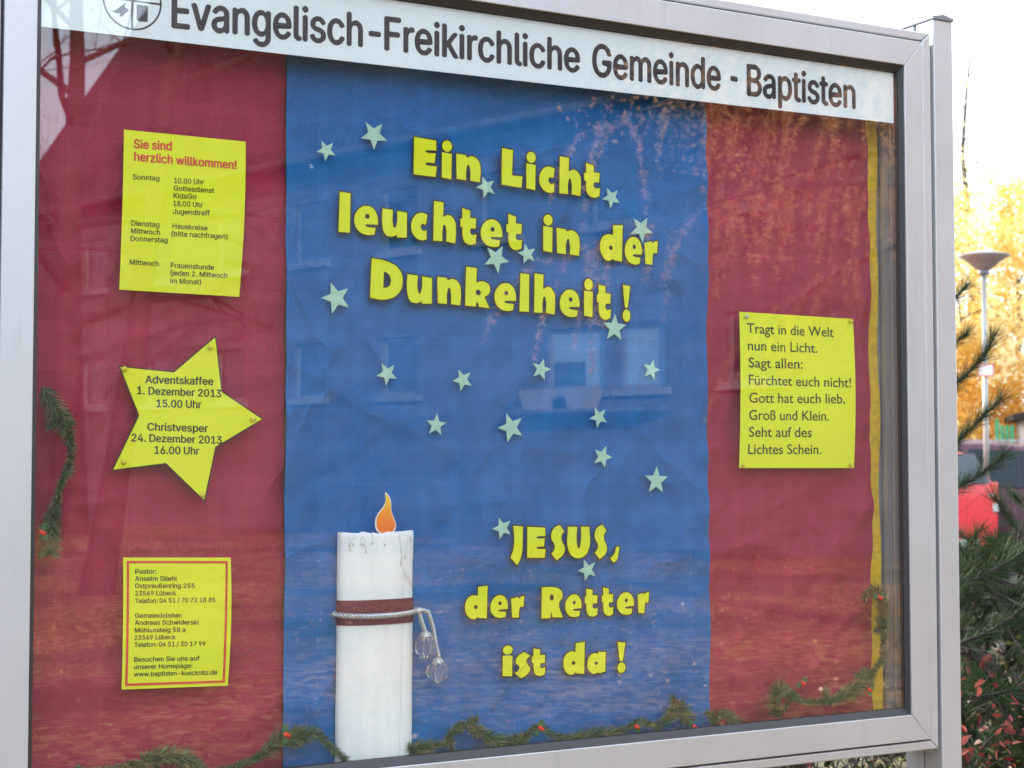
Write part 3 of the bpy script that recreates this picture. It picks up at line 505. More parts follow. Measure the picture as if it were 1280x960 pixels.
for k in range(3): em.add([(ex+x, -.0538, ez+z) for x, z in [(.010+k*.009,.008),(.013+k*.009,.008),(.013+k*.009,.030-k*.004),(.010+k*.009,.030-k*.004)]], [(0, 1, 2, 3)])
em.build('church_emblem', M['headblack'], hp)

# posts
def post(x0, x1, label, mirror):
    p = thing('metal_post', label, 'post', ((x0+x1)/2, 0, 0), 0, 'silver posts carrying the display case'); c = (x0+x1)/2; h = (x1-x0)/2
    b = MB(); b.box(-h, h, -.070, -.010, -.3, 2.553); b.build('post_profile', M['alu'], p, bevel=.003)
    b = MB(); b.box(-h+.006, h-.006, -.010, -.002, -.3, 2.552); b.build('post_groove', M['cap'], p)
    b = MB(); b.box(-h, h, -.002, .056, -.3, 2.553); b.build('post_profile', M['alu'], p, bevel=.003)
    b = MB(); b.prism_y([(-h-.002, 2.553), (h+.002, 2.553), (h+.002, 2.560), (0, 2.567), (-h-.002, 2.560)], -.073, .059); b.build('post_cap', M['cap'], p, bevel=.001)
post(1.1165, 1.1780, 'tall silver metal post at the right end of the display case', 1)
post(-1.1540, -1.0925, 'silver metal post at the left end of the display case', -1)

# ------------------------------------------------------------------ paper backing, wrinkled
def wrinkle_sheet(name, mat, x0, x1, z0, z1, nx, nz, seed, y0, amp, label, cat='paper sheet'):
    rs = np.random.RandomState(seed); X, Z = np.meshgrid(np.linspace(x0, x1, nx+1), np.linspace(z0, z1, nz+1))
    H = np.zeros_like(X)
    for k in range(90):       # soft fold ridges of limited length
        cx, cz = rs.uniform(x0, x1), rs.uniform(z0, z1); th = rs.normal(0.25, .5) if rs.rand() < .6 else rs.uniform(0, PI)
        L = rs.uniform(.05, .28); w = rs.uniform(.004, .020)
        u = (X-cx)*math.cos(th)+(Z-cz)*math.sin(th); v = -(X-cx)*math.sin(th)+(Z-cz)*math.cos(th)+.12*rs.uniform(-1, 1)*u*u/L
        H += rs.uniform(.25, 1)*(1 if rs.rand() < .7 else -.6)*np.exp(-(u/L)**2)*np.exp(-np.abs(v)/w)*min(1, w/.012)
    for k in range(26):       # broad sags and soft folds
        cx, cz = rs.uniform(x0, x1), rs.uniform(z0, z1*.75+z0*.25); th = rs.normal(.5, .6); L = rs.uniform(.12, .35); w = rs.uniform(.018, .05)
        u = (X-cx)*math.cos(th)+(Z-cz)*math.sin(th); v = -(X-cx)*math.sin(th)+(Z-cz)*math.cos(th); H += rs.uniform(.5, 1.3)*(1 if rs.rand() < .6 else -.8)*np.exp(-(u/L)**2)*np.exp(-(v/w)**2)
    for k in range(14):
        a, b_ = rs.uniform(2, 16, 2); H += .22*np.sin(X*a+rs.uniform(0, 6))*np.sin(Z*b_*.6+rs.uniform(0, 6))
    ed = np.exp(-(x1-X)/.05)*.6*np.sin(Z*42+2*np.sin(Z*9))+np.exp(-(X-x0)/.05)*.4*np.sin(Z*31+1.5*np.sin(Z*7)); H += ed
    H = (H-H.min())/(H.max()-H.min()); Y = y0-amp*H
    Xe = X+.0012*np.sin(Z*9+seed)*((X-x0)/(x1-x0)-.0)
    b = MB(); n = nx+1; b.v = list(zip(Xe.ravel().tolist(), Y.ravel().tolist(), Z.ravel().tolist()))
    b.f = [(j*n+i, j*n+i+1, (j+1)*n+i+1, (j+1)*n+i) for j in range(nz) for i in range(nx)]; b.mi = [0]*len(b.f)
    o = b.build(name, mat, smooth=True); tag(o, label, cat); return o
wrinkle_sheet('red_paper', M['red'], -1.022, -.495, .870, 2.452, 80, 240, 3, .022, .019, 'wine red embossed paper lining the left third of the display case', )
wrinkle_sheet('red_paper', M['red'], .488, .982, .870, 2.452, 80, 240, 8, .022, .019, 'wine red embossed paper lining the right side of the display case')
wrinkle_sheet('blue_paper', M['blue'], -.4995, .4985, .870, 2.452, 200, 320, 21, .003, .0180, 'wide blue embossed paper sheet hanging in the middle of the display case')
b = grid_mesh(4, 90, lambda u, v: (.970+.042*u+.0012*math.sin(v*17)*u, .0255-.006*u*(1+.6*math.sin(v*31)), .872+1.578*v)); tag(b.build('gold_cloth_strip', M['gold'], smooth=True), 'narrow mustard yellow cloth strip beside the right red paper', 'cloth strip')

# ------------------------------------------------------------------ pinned notices
def sheet(name, Q, mat, label, Y=-.0145, curl=.004, cat='notice', group=None):
    tl, tr_, br, bl = [np.array(q) for q in Q]
    o = thing(name, label, cat, (0, 0, 0), 0, group)
    cx = (tl[0]+br[0])/2; cz = (tl[2]+br[2])/2; hx = abs(br[0]-tl[0])/2; hz = abs(tl[2]-br[2])/2
    yfn = lambda x, z: Y-curl*(max(0, 1-((z-cz)/hz)**2)*(.4+.6*abs((x-cx)/hx)))
    def fn(u, v):
        p = (tl*(1-u)+tr_*u)*(1-v)+(bl*(1-u)+br*u)*v; x = p[0]; z = p[2]
        return (x+.0022*math.sin(v*PI)*(u-.0), yfn(x, z), z)
    b = grid_mesh(12, 16, fn); b.build('sheet', mat, o, smooth=True)
    return o, (lambda x, z: yfn(x, z)-.0006)
o, yf = sheet('welcome_notice', WELCOME, M['yellow'], 'yellow service times sheet with red heading, upper left on the red paper', curl=.005)
for i, r_ in enumerate(WELCOME_T): text_line(r_, M['inkred'] if i < 2 else M['inkg'], 0, o, bold=.028 if i < 2 else .013, yfn=yf)
o, yf = sheet('contact_notice', PASTOR, M['yellow'], 'yellow contact address sheet with a red border, lower left on the red paper', curl=.005)
for r_ in PASTOR_T: text_line(r_, M['inkg'], 0, o, bold=.018, yfn=yf)
c4 = [np.array(q) for q in PASTOR]; cc = sum(c4)/4
def inset(a, d): return [(p[0]+(d if p[0] < cc[0] else -d), p[2]+(d if p[2] < cc[2] else -d)) for p in a]
po, pi_ = inset(c4, .006), inset(c4, .0105); b = MB()
for k in range(4):
    n = 12; a0, a1, b0, b1 = po[k], po[(k+1) % 4], pi_[k], pi_[(k+1) % 4]
    vs = []
    for j in range(n+1):
        s = j/n
        for (p, q) in ((a0, a1), (b0, b1)):
            x = p[0]*(1-s)+q[0]*s; z = p[1]*(1-s)+q[1]*s; vs.append((x, yf(x, z), z))
    b.add(vs, [(2*j, 2*j+1, 2*j+3, 2*j+2) for j in range(n)])
b.build('border_line', M['inkred'], o)
o, yf = sheet('verse_notice', VERSE, M['yellow'], 'yellow verse sheet pinned on the right red paper', curl=.005)
for r_ in VERSE_T: text_line(r_, M['inkg'], 0, o, bold=.008, yfn=yf, sans=False)
o = thing('star_notice', 'big yellow paper star with Advent dates on the left red paper', 'notice')
pts = [(p[0], p[2]) for p in STARN]; cx = sum(p[0] for p in pts)/10; cz = sum(p[1] for p in pts)/10
b = MB(); b.prism_y(pts[::-1], -.0145, -.0135); b.build('star_edge', M['outline'], o)
ins = []
for k in range(10):
    p0, p1, p2 = Vector(pts[k-1]), Vector(pts[k]), Vector(pts[(k+1) % 10]); e1 = (p1-p0).normalized(); e2 = (p2-p1).normalized()
    n1 = Vector((e1.y, -e1.x)); n2 = Vector((e2.y, -e2.x)); m_ = (n1+n2); m_.normalize(); ins.append(p1+m_*(.0024/max(.3, m_.dot(n1))))
b = MB(); b.prism_y([(p.x, p.y) for p in ins][::-1], -.0150, -.0140); b.build('star_face', M['yellow'], o)
for r_ in STARN_T: text_line(r_, M['inkg'], -.0153, o, bold=.026)
for lab, x, y, z in PINS:
    b = MB(); b.lathe([(1e-4, -.004), (.0012, -.004), (.0012, 0), (.0048, 0), (.0052, .002), (.0040, .0042), (1e-4, .005)], n=12)
    o = b.build('push_pin', M['pinpale'] if 'pale' in lab else M['pin'], smooth=True); o.location = (x, -.0195 if 'verse' in lab and ' ' in lab else -.0165, z); o.rotation_euler = (PI/2, 0, 0)
    tag(o, lab, 'push pin', 'push pins holding the yellow notices')

# ------------------------------------------------------------------ cut-out letters
CTX = {'Ein': 'Ein', 'Licht': 'Licht', 'leuchtet': 'leuchtet', 'in': 'in before der', 'der': 'der after in', 'Dunkelheit!': 'Dunkelheit', 'JESUS,': 'JESUS', 'der2': 'der before Retter', 'Retter': 'Retter', 'ist': 'ist', 'da!': 'da'}
ORD = ['first', 'second', 'third']; cnt = {}
tot = {}
for w, c, *_ in LETTERS: tot[(w, c)] = tot.get((w, c), 0)+1
rl = random.Random(5)
for w, c, x0, x1, z0, z1 in LETTERS:
    cnt[(w, c)] = cnt.get((w, c), 0)+1; e = .0026
    nm = 'paper_letter' if c.isalpha() else 'paper_punctuation'
    o = cutout(nm, GLYPH[c], x0+e, x1-e, z0+e, z1-e, -.0168, .0028, (M['outline'], M['letter']))
    what = {'!': 'exclamation mark after the word', ',': 'comma after the word'}.get(c)
    if what: lab = 'yellow cut-out paper %s %s on the blue paper' % (what, CTX[w])
    else:
        pre = (ORD[cnt[(w, c)]-1]+' ') if tot[(w, c)] > 1 else ''
        lab = 'yellow cut-out paper letter, the %s%s of the word %s' % (pre, ('capital ' if c.isupper() else 'small ')+c if w in ('Retter', 'Dunkelheit!') else c, CTX[w])
    tag(o, lab, 'letter', 'yellow cut-out letters on the blue paper')

# ------------------------------------------------------------------ glow stars
SL = ['small pale green star, leftmost of the top two', 'large pale green star left of the word Ein', 'small pale green star touching the n of Ein', 'small pale green star below the end of the word Licht', 'large pale green star behind the word der at upper right',
 'large pale green star under the last e of leuchtet', 'small pale green star under the last t of leuchtet', 'pale green star under the t of Dunkelheit', 'large pale green star left of the word Dunkelheit', 'small pale green star, leftmost of the row of four under the upper slogan',
 'small pale green star, second from left in the row of four', 'small pale green star, third from left in the row of four', 'small pale green star near the right edge of the blue paper, alone below the slogan', 'small pale green star right of the largest middle star', 'small pale green star above and left of the lowest right star',
 'large pale green star in the middle of the blue paper', 'small pale green star left of the large middle star', 'pale green star standing lowest at the right of the blue paper', 'small pale green star touching the J of JESUS', 'small pale green star between JESUS and Retter']
for (cx, cz, tx, tz), lab in zip(STARS, SL):
    R = math.hypot(tx-cx, tz-cz); a0 = math.atan2(tz-cz, tx-cx); b = MB()
    pts = [(cx+math.cos(a0+k*PI/5)*(R if k % 2 == 0 else R*.43), cz+math.sin(a0+k*PI/5)*(R if k % 2 == 0 else R*.43)) for k in range(10)]
    b.prism_y(pts, -.0172, -.0142); tag(b.build('glow_star', M['glow'], bevel=.0009), lab, 'star', 'pale green stars on the blue paper')

# ------------------------------------------------------------------ candle
K = CANDLE; cw = (K['tr'][0]-K['tl'][0]); cxm = (K['tr'][0]+K['tl'][0])/2; ztop = 1.350; zbot = .872
candle = thing('candle', 'white painted half log candle with burgundy ribbon and paper flame', 'candle', (cxm+.003, -.012, zbot))
rs = random.Random(2)
def cfn(u, v):
    a = PI*u; rr = 1+.004*math.sin(v*9+u*3)+.002*math.sin(v*31+u*7)
    z = v*(ztop-zbot)
    if v > .999: z += .0018*math.sin(u*23)+.0016*math.sin(u*57+1)
    lean = -.0022*(1-v)
    return (-cw/2*math.cos(a)*rr*(1+.015*(1-v))+lean, -.030*math.sin(a)**.8*rr, z)
b = grid_mesh(40, 70, cfn)
n = 41; top = [b.v[70*n+i] for i in range(n)]; o_ = len(b.v); b.v += [(0, 0, ztop-zbot-.004)]; b.f += [(70*n+i, 70*n+i+1, o_) for i in range(n-1)]; b.mi += [0]*(n-1)
b.build('candle_log', M['candle'], candle, smooth=True)
b = MB()
for k in range(20):      # runs of thick paint / wax hanging from the top edge
    u = rs.uniform(.06, .94); a = PI*u; L = rs.uniform(.006, .045)*(1.3 if u > .6 else .7); zt = ztop-zbot-rs.uniform(-.002, .008)
    P = []; 
    for j in range(4):
        du = rs.uniform(-.012, .012); aa = PI*(u+du); P.append((-cw/2*math.cos(aa)*1.005, -.0305*math.sin(aa)**.8, zt-L*j/3))
    b.tube(P, [.0016, .0013, .0011, .0015], 5)
b.build('wax_run', M['candle'], candle, smooth=True)['kind'] = 'stuff'
def band(z0, z1, off, nm, mat, tilt=0.0):
    def fn(u, v):
        a = PI*(u*1.0); return (-(cw/2+off)*math.cos(a), -(.031+off)*math.sin(a)**.8, z0+(z1-z0)*v+tilt*(u-.5))
    g = grid_mesh(30, 2, fn); return g.build(nm, mat, candle, smooth=True)
band(1.1705-zbot, 1.2195-zbot, .0016, 'ribbon', M['ribbon'])
# twisted cord
def rope(path, r, nm, parent, n=160, twist=260):
    P = [Vector(p) for p in path]; L = [0]
    for i in range(1, len(P)): L.append(L[-1]+(P[i]-P[i-1]).length)
    def at(s):
        s = max(0, min(L[-1], s))
        for i in range(1, len(P)):
            if s <= L[i]: return P[i-1].lerp(P[i], (s-L[i-1])/(L[i]-L[i-1]+1e-9))
        return P[-1]
    b = MB()
    for k in range(3):
        pts = []
        for j in range(n+1):
            s = L[-1]*j/n; p = at(s); d = (at(s+.002)-at(s-.002)).normalized(); a = d.cross(Vector((0, .3, 1))); a = a.normalized() if a.length > 1e-4 else Vector((0, 1, 0)); c = d.cross(a)
            th = s*2*PI/.022+k*2*PI/3; pts.append(p+(a*math.cos(th)+c*math.sin(th))*r*.56)
        b.tube(pts, r*.44, 5)
    return b.build(nm, M['silver'], parent, smooth=True)
cz_ = 1.1905-zbot
loop = []
for j in range(25):
    u = j/24; a = PI*u; loop.append((-(cw/2+.006)*math.cos(a)*1.02, -(.040)*math.sin(a)**.8-.002, cz_+.0035-.006*math.sin(a)+.001*u))
rope(loop, .0056, 'cord', candle, 220)
kx, kz = K['knot'][0]-cxm, K['knot'][2]-zbot
b = MB(); b.sphere((kx, -.024, kz+.001), .0075, 10, 7); b.build('cord_knot', M['silver'], candle, smooth=True)
def loc(p, y=-.022): return (p[0]-cxm, y, p[2]-zbot)
e1, e2 = loc(K['e1']), loc(K['e2'])
rope([(kx, -.024, kz), (kx+.004, -.026, kz-.018), (e1[0], -.024, e1[2])], .0048, 'cord', candle, 60)
rope([(kx, -.026, kz+.004), (kx+.018, -.028, kz-.002), (kx+.030, -.026, kz-.034), (kx+.036, -.024, kz-.065), (e2[0], -.022, e2[2])], .0048, 'cord', candle, 90)
# flame card
b = MB(); fp = [(p[0]-cxm, p[2]-zbot) for p in FLAME]; fcx = sum(p[0] for p in fp)/len(fp); fcz = sum(p[1] for p in fp)/len(fp)
def smoothp(P, it=2):
    for _ in range(it):
        Q = []
        for i in range(len(P)):
            a, c = P[i], P[(i+1) % len(P)]; Q += [(a[0]*.75+c[0]*.25, a[1]*.75+c[1]*.25), (a[0]*.25+c[0]*.75, a[1]*.25+c[1]*.75)]
        P = Q
    return P
fs_ = smoothp(fp); b.prism_y(fs_[::-1], -.0245, -.0235)
fl = b.build('flame', M['signwhite'], candle); b = MB()
b.prism_y([(fcx+(x-fcx)*.87, fcz+(z-fcz)*.91-.0006) for x, z in fs_][::-1], -.0252, -.0246); fi_ = b.build('flame_print', M['flame'], fl)
fi_.data.transform(Matrix.Translation((cxm, -.012, zbot))); fi_.location = (-cxm, .012, -zbot)
b = MB(); b.box(fcx-.014, fcx+.006, -.0232, -.0226, ztop-zbot-.012, ztop-zbot+.006); b.build('flame_tab', M['signwhite'], candle)
# crystal pendants
for (p, r, lab, sz) in ((K['b1'], .0200, 'clear ribbed bulb pendant hanging nearer the candle, upper of the two', 1.2), (K['b2'], .0215, 'clear round ribbed pendant hanging lower, away from the candle', 1.0)):
    t_ = thing('glass_pendant', lab, 'pendant', (p[0], -.034, p[2]), 0, 'clear pendants on the silver cord')
    n = 20; prof = [(r*math.sin(PI*j/12)+1e-4, -r*sz*math.cos(PI*j/12)) for j in range(13)]; b = MB()
    vs = [(q*(1+.09*math.cos(k*PI))*math.cos(2*PI*k/n), q*(1+.09*math.cos(k*PI))*math.sin(2*PI*k/n), z) for q, z in prof for k in range(n)]
    b.add(vs, [(i*n+k, i*n+(k+1) % n, (i+1)*n+(k+1) % n, (i+1)*n+k) for i in range(12) for k in range(n)]); b.build('bulb', M['crystal'], t_)
    b = MB(); b.lathe([(.011, r*sz*.86), (.010, r*sz*1.0), (.0065, r*sz*1.22), (.002, r*sz*1.35), (1e-4, r*sz*1.36)], n=14)
    for k in range(12):
        for q, z in ((.0108, .90), (.0095, 1.04), (.0074, 1.16)): b.sphere((q*math.cos(k*PI/6), q*math.sin(k*PI/6), r*sz*z), .0017, 5, 3)
    b.build('beaded_cap', M['silver'], t_, smooth=True)

# ------------------------------------------------------------------ fir garlands with berries and holly
GL = {'left': 'dark green fir garland hanging down the left edge of the case', 'lower_left': 'green fir garland along the bottom, left of the candle', 'ctr': 'green fir garland winding along the bottom, right of the candle', 'tuft': 'small green fir tuft at the bottom where blue and red paper meet', 'right': 'green fir garland curling round the lower right corner'}
rng = np.random.default_rng(11)
def dense(path, step):
    P = [Vector(p) for p in path]; out = []
    for i in range(len(P)-1):
        p0, p1, p2, p3 = P[max(i-1, 0)], P[i], P[i+1], P[min(i+2, len(P)-1)]; n = max(1, int((p2-p1).length/step))
        for j in range(n):
            t = j/n; out.append(.5*((2*p1)+(-p0+p2)*t+(2*p0-5*p1+4*p2-p3)*t*t+(-p0+3*p1-3*p2+p3)*t**3))
    return out+[P[-1]]
for key, path in GAR.items():
    g = thing('fir_garland', GL[key], 'garland', (0, 0, 0), 0, 'fir garlands inside the case')
    path = [(p[0]+(.012 if key in ('right', 'left') else 0), p[1], max(p[2], .885)) for p in path]
    dp = dense(path, .004); b = MB(); b.tube(dp, .0012, 4); b.build('wire', M['barkdark'], g)
    P = np.array([tuple(p) for p in dp]); T_ = np.gradient(P, axis=0); T_ /= np.linalg.norm(T_, axis=1)[:, None]+1e-9
    m = 38; idx = np.repeat(np.arange(len(P)), m); n = len(idx)
    dens = .7+.5*np.sin(idx*.11+len(P)); d = rng.normal(size=(n, 3)); d[:, 1] *= .6; d -= (d*T_[idx]).sum(1)[:, None]*T_[idx]; d /= np.linalg.norm(d, axis=1)[:, None]
    d = d+T_[idx]*.75; d /= np.linalg.norm(d, axis=1)[:, None]
    Q = blades(P[idx]+rng.normal(size=(n, 3))*.0006, d, rng.uniform(.012, .027, n)*dens.clip(.5, 1.2), 0.0015, rng)
    Q[:, :, 1] = np.clip(Q[:, :, 1], -.0505, -.013)
    for k in range(max(2, len(P)//16)):      # stray sprigs that leave the main strand
        j = rng.integers(0, len(P)); dd = rng.normal(size=3); dd[1] *= .25; dd /= np.linalg.norm(dd); L_ = rng.uniform(.012, .034)
        S_ = P[j]+dd*np.linspace(0, L_, 12)[:, None]; ii = np.repeat(np.arange(12), 16); q_ = rng.normal(size=(len(ii), 3))*.8+dd*.9; q_ /= np.linalg.norm(q_, axis=1)[:, None]
        Q = np.concatenate([Q, blades(S_[ii], q_, rng.uniform(.009, .018, len(ii)), .0016, rng)])
    Q[:, :, 1] = np.clip(Q[:, :, 1], -.0505, -.013)
    o = quads(Q, 'fir_needles', M['tinsel'], g); o['kind'] = 'stuff'
    for (x, y, z) in BERRY[key]:
        b = MB(); b.sphere((x, -.046, z), .0048, 10, 7); b.sphere((x+.006, -.045, z-.003), .0040, 8, 6); b.build('berry', M['berry'], g, smooth=True)
        for k in range(2):
            a = rng.uniform(0, 2*PI); L = .021; ca, sa = math.cos(a), math.sin(a)
            prof = [(0, 0), (.25, .32), (.4, .18), (.55, .34), (.75, .14), (1, 0), (.75, -.14), (.55, -.34), (.4, -.18), (.25, -.32)]
            b = MB(); b.prism_y([(x+L*(u*ca-v*sa), z+L*(u*sa+v*ca)) for u, v in prof], -.0445, -.0440); b.build('holly_leaf', M['holly'], g)

# ------------------------------------------------------------------ trees and shrubs
def branchy(b, p, d, L, r, lev, rs, tips, spread=.6, droop=0.0, n=5, kids=3, seg=4):
    pts = [p.copy()]; rad = [r]; q = p.copy(); dd = d.copy()
    for i in range(seg):
        dd = (dd+Vector((rs.gauss(0, .12), rs.gauss(0, .12), rs.gauss(0, .10)-droop))).normalized(); q = q+dd*L/seg; pts.append(q.copy()); rad.append(r*(1-.62*(i+1)/seg))
    b.tube(pts, rad, n, cap=False)
    if lev == 0: tips.append((pts[-1], dd.copy())); tips.append((pts[len(pts)//2], dd.copy())); return
    for k in range(kids):
        i = rs.randint(max(1, seg//2), seg); ax = Vector((rs.gauss(0, 1), rs.gauss(0, 1), rs.gauss(0, 1))).normalized()
        nd = (dd+ax*spread).normalized(); branchy(b, pts[i], nd, L*rs.uniform(.55, .8), rad[i]*.75, lev-1, rs, tips, spread, droop, max(3, n-1), kids, seg)
    tips.append((pts[-1], dd.copy()))
def tree(name, base, h, seed, label, leafmat, bark, nleaf=9000, leaf=.09, crown=(.3, 1.0), rad=None, r0=None, kids=3, lev=3, group=None, lean=(0, 0), cat='tree', limbs=11, up=.35, clump=.5):
    rs = random.Random(seed); rg = np.random.default_rng(seed); t_ = thing(name, label, cat, base, 0, group); r0 = r0 or h*.018; rad = rad or h*.28
    b = MB(); tp = []
    for i in range(9): z = h*i/8; tp.append(Vector((lean[0]*z+.012*h*math.sin(i*1.3+seed)*(i/8), lean[1]*z+.012*h*math.cos(i*1.7+seed)*(i/8), z)))
    b.tube([tp[0]-Vector((0, 0, .3))]+tp, [r0*1.35, r0*1.2]+[r0*(1-.9*i/8) for i in range(1, 9)], 10); b.build('trunk', bark, t_, smooth=True)
    b = MB(); tips = []
    for k in range(limbs):
        s = crown[0]+(crown[1]-crown[0]-.05)*(k+.5)/limbs; i = min(7, int(s*8)); p = tp[i].lerp(tp[i+1], s*8-i); a = k*2.4+rs.uniform(-.4, .4)
        L = rad*(.55+.6*math.sin(PI*min(1, .15+.85*(s-crown[0])/(1-crown[0]))))
        branchy(b, p, Vector((math.cos(a), math.sin(a), up+rs.uniform(-.1, .3))).normalized(), L*.7, r0*(1-s)*.45+.012, lev, rs, tips, .75, 0, 5, kids)
    cr = b.build('crown_branches', bark, t_)
    if leafmat:
        T_ = np.array([tuple(p) for p, _ in tips]); C_ = T_[rg.integers(0, len(T_), nleaf)]+rg.normal(size=(nleaf, 3))*clump*h*.045
        o = quads(leaf_quads(C_, leaf, rg), 'leaves', leafmat, t_); o['kind'] = 'stuff'
    return t_

YT = 'yellow autumn trees beyond the car park'
tree('birch_tree', (24.0, 19.9, 0), 12.5, 4, 'tall pale trunked birch with thin yellow leaves at the right edge beyond the cars', M['yleaf'], M['birchbark'], 6000, .10, (.25, 1), 3.2, .13, group=YT)
tree('autumn_tree', (22.6, 20.6, 0), 6.6, 7, 'dense golden autumn tree right behind the street lamp', M['yleaf'], M['bark'], 26000, .11, (.08, 1), 3.4, .13, group=YT)
tree('autumn_tree', (30, 29.5, 0), 13, 9, 'high thin crowned golden tree rising beside the post top', M['yleaf'], M['bark'], 7000, .11, (.2, 1), 4.6, .2, group=YT)
tree('autumn_tree', (20.9, 20.4, 0), 4.6, 12, 'low orange tree whose leaves show above the car roofs', M['oleaf'], M['bark'], 24000, .10, (.05, 1), 3.4, .12, group=YT)
tree('autumn_tree', (23.4, 19.4, 0), 4.4, 15, 'low orange golden bush behind the green gate', M['oleaf'], M['bark'], 20000, .10, (.05, 1), 3.4, .1, group=YT)
tree('autumn_tree', (14.0, 26.0, 0), 15, 18, 'tall golden tree hidden mostly behind the display case', M['yleaf'], M['bark'], 16000, .12, (.2, 1), 4.8, .2, group=YT)

hg = thing('golden_hedge', 'dense orange golden hedge filling the space above the car roofs', 'hedge', (21.2, 18.2, 0)); rg = np.random.default_rng(8)
n = 60000; C_ = np.stack([rg.normal(size=n)*2.2, rg.normal(size=n)*.5, rg.beta(1.6, 1.5, n)*3.6], 1); C_ += .35*np.sin(C_[:, [1, 2, 0]]*3.1)
ca, sa = math.cos(math.radians(-45)), math.sin(math.radians(-45)); C_ = np.stack([C_[:, 0]*ca-C_[:, 1]*sa, C_[:, 0]*sa+C_[:, 1]*ca, np.maximum(C_[:, 2], .05)], 1)
o = quads(leaf_quads(C_, .085, rg), 'leaves', M['oleaf'], hg); o['kind'] = 'stuff'
rs = random.Random(3); b = MB(); tips = []
for k in range(16):
    u = -3.6+k*.48; branchy(b, Vector((u*ca, u*sa, -.05)), Vector((rs.gauss(0, .2), rs.gauss(0, .2), 1)).normalized(), 1.9, .03, 2, rs, tips, .6)
b.build('stems', M['barkdark'], hg)

# near pine: limbs, long-needled shoots
pine = thing('pine_tree', 'dark green pine with long needles growing right beside the display case', 'pine tree', (3.4, 1.6, 0))
pin = Vector((3.4, 1.6, 0)); rng = np.random.default_rng(5)
TR = [Vector((-1.14, .42, -.2)), Vector((-1.16, .40, .5)), Vector((-1.20, .34, 1.2)), Vector((-1.17, .32, 2.0)), Vector((-1.22, .36, 2.75))]
def on_trunk(z):
    for a, c in zip(TR, TR[1:]):
        if z <= c.z: return a.lerp(c, max(0, (z-a.z)/(c.z-a.z)))
    return TR[-1]
b = MB(); b.tube(TR, [.11, .095, .075, .05, .015], 10); b.build('trunk', M['bark'], pine, smooth=True)
for L_ in LIMBS:
    L_ = [Vector(p)-pin for p in L_]
    if L_[0].x < -.6: L_ = [on_trunk(max(.2, L_[0].z-.06))]+L_
    b = MB(); dp = dense(L_, .08); b.tube([p+Vector((0, 0, .012*math.sin(i*1.9))) for i, p in enumerate(dp)], [.030-.014*i/len(dp) for i in range(len(dp))], 8); b.build('limb', M['bark'], pine, smooth=True)
def shoot(b, P, seed, L=.085, m=26, frac=.62, w=.0016):
    """woody shoot with tufts of long needles pointing forward"""
    dp = dense(P, .012); n = len(dp); b.tube(dp, [.009-.005*i/n for i in range(n)], 5)
    A_ = np.array([tuple(p) for p in dp]); T_ = np.gradient(A_, axis=0); T_ /= np.linalg.norm(T_, axis=1)[:, None]+1e-9
    i0 = int(n*(1-frac)); idx = np.repeat(np.arange(i0, n), m); k = len(idx); d = rng.normal(size=(k, 3)); d /= np.linalg.norm(d, axis=1)[:, None]
    d = d*.62+T_[idx]*.8+np.array([0, 0, .12]); d /= np.linalg.norm(d, axis=1)[:, None]
    return blades(A_[idx], d, rng.uniform(.6, 1.1, k)*L, w, rng)
Qs = []; b = MB()
for i, P in enumerate(PINE):
    b = MB(); P = [Vector(p)-pin for p in P]; P = [on_trunk(P[0].z-.12)]+P if P[0].x < -.5 else P; q_ = shoot(b, P, i, L=.075, frac=.72); s_ = b.build('shoot', M['barkdark'], pine)
    o = quads(q_, 'needle_tuft', M['needle'], s_); o['kind'] = 'stuff'
b = MB()
for k in range(820):         # the thicket of shoots lower down
    hd_, r_ = math.radians(rng.uniform(41.8, 54)), rng.uniform(4.7, 9.5); top = 1.5-.035*r_ if r_ < 7 else 1.5-.075*r_
    x, y, z = -1.58+r_*math.sin(hd_), -2.95+r_*math.cos(hd_), rng.uniform(.05, max(.3, top-.12))
    p = Vector((x, y, z))-pin; d = Vector((rng.normal()*.8-.3, rng.normal()*.8-.4, abs(rng.normal())*.5+.05)).normalized()*rng.uniform(.14, .34)
    Qs.append(shoot(b, [p, p+d*.5+Vector((0, 0, -.02)), p+d], k, L=.08, m=20, frac=.8))
for k in range(150):         # the crown round the trunk, behind the case
    z = rng.uniform(.7, 2.75); p = on_trunk(z); a = rng.uniform(0, 2*PI); r_ = rng.uniform(.25, .75)*(1.15-z/4)
    q = p+Vector((math.cos(a)*r_, math.sin(a)*r_, .12)); w_ = q+pin
    if math.degrees(math.atan2(w_.x+1.58, w_.y+2.95)) > 41.3 or w_.y < .35: continue
    Qs.append(shoot(b, [p, p.lerp(q, .55)+Vector((0, 0, -.02)), q], k, L=.08, m=16, frac=.6))
o = b.build('shoot_stems', M['barkdark'], pine); o['kind'] = 'stuff'; o = quads(np.concatenate(Qs), 'pine_needles', M['needle'], pine); o['kind'] = 'stuff'

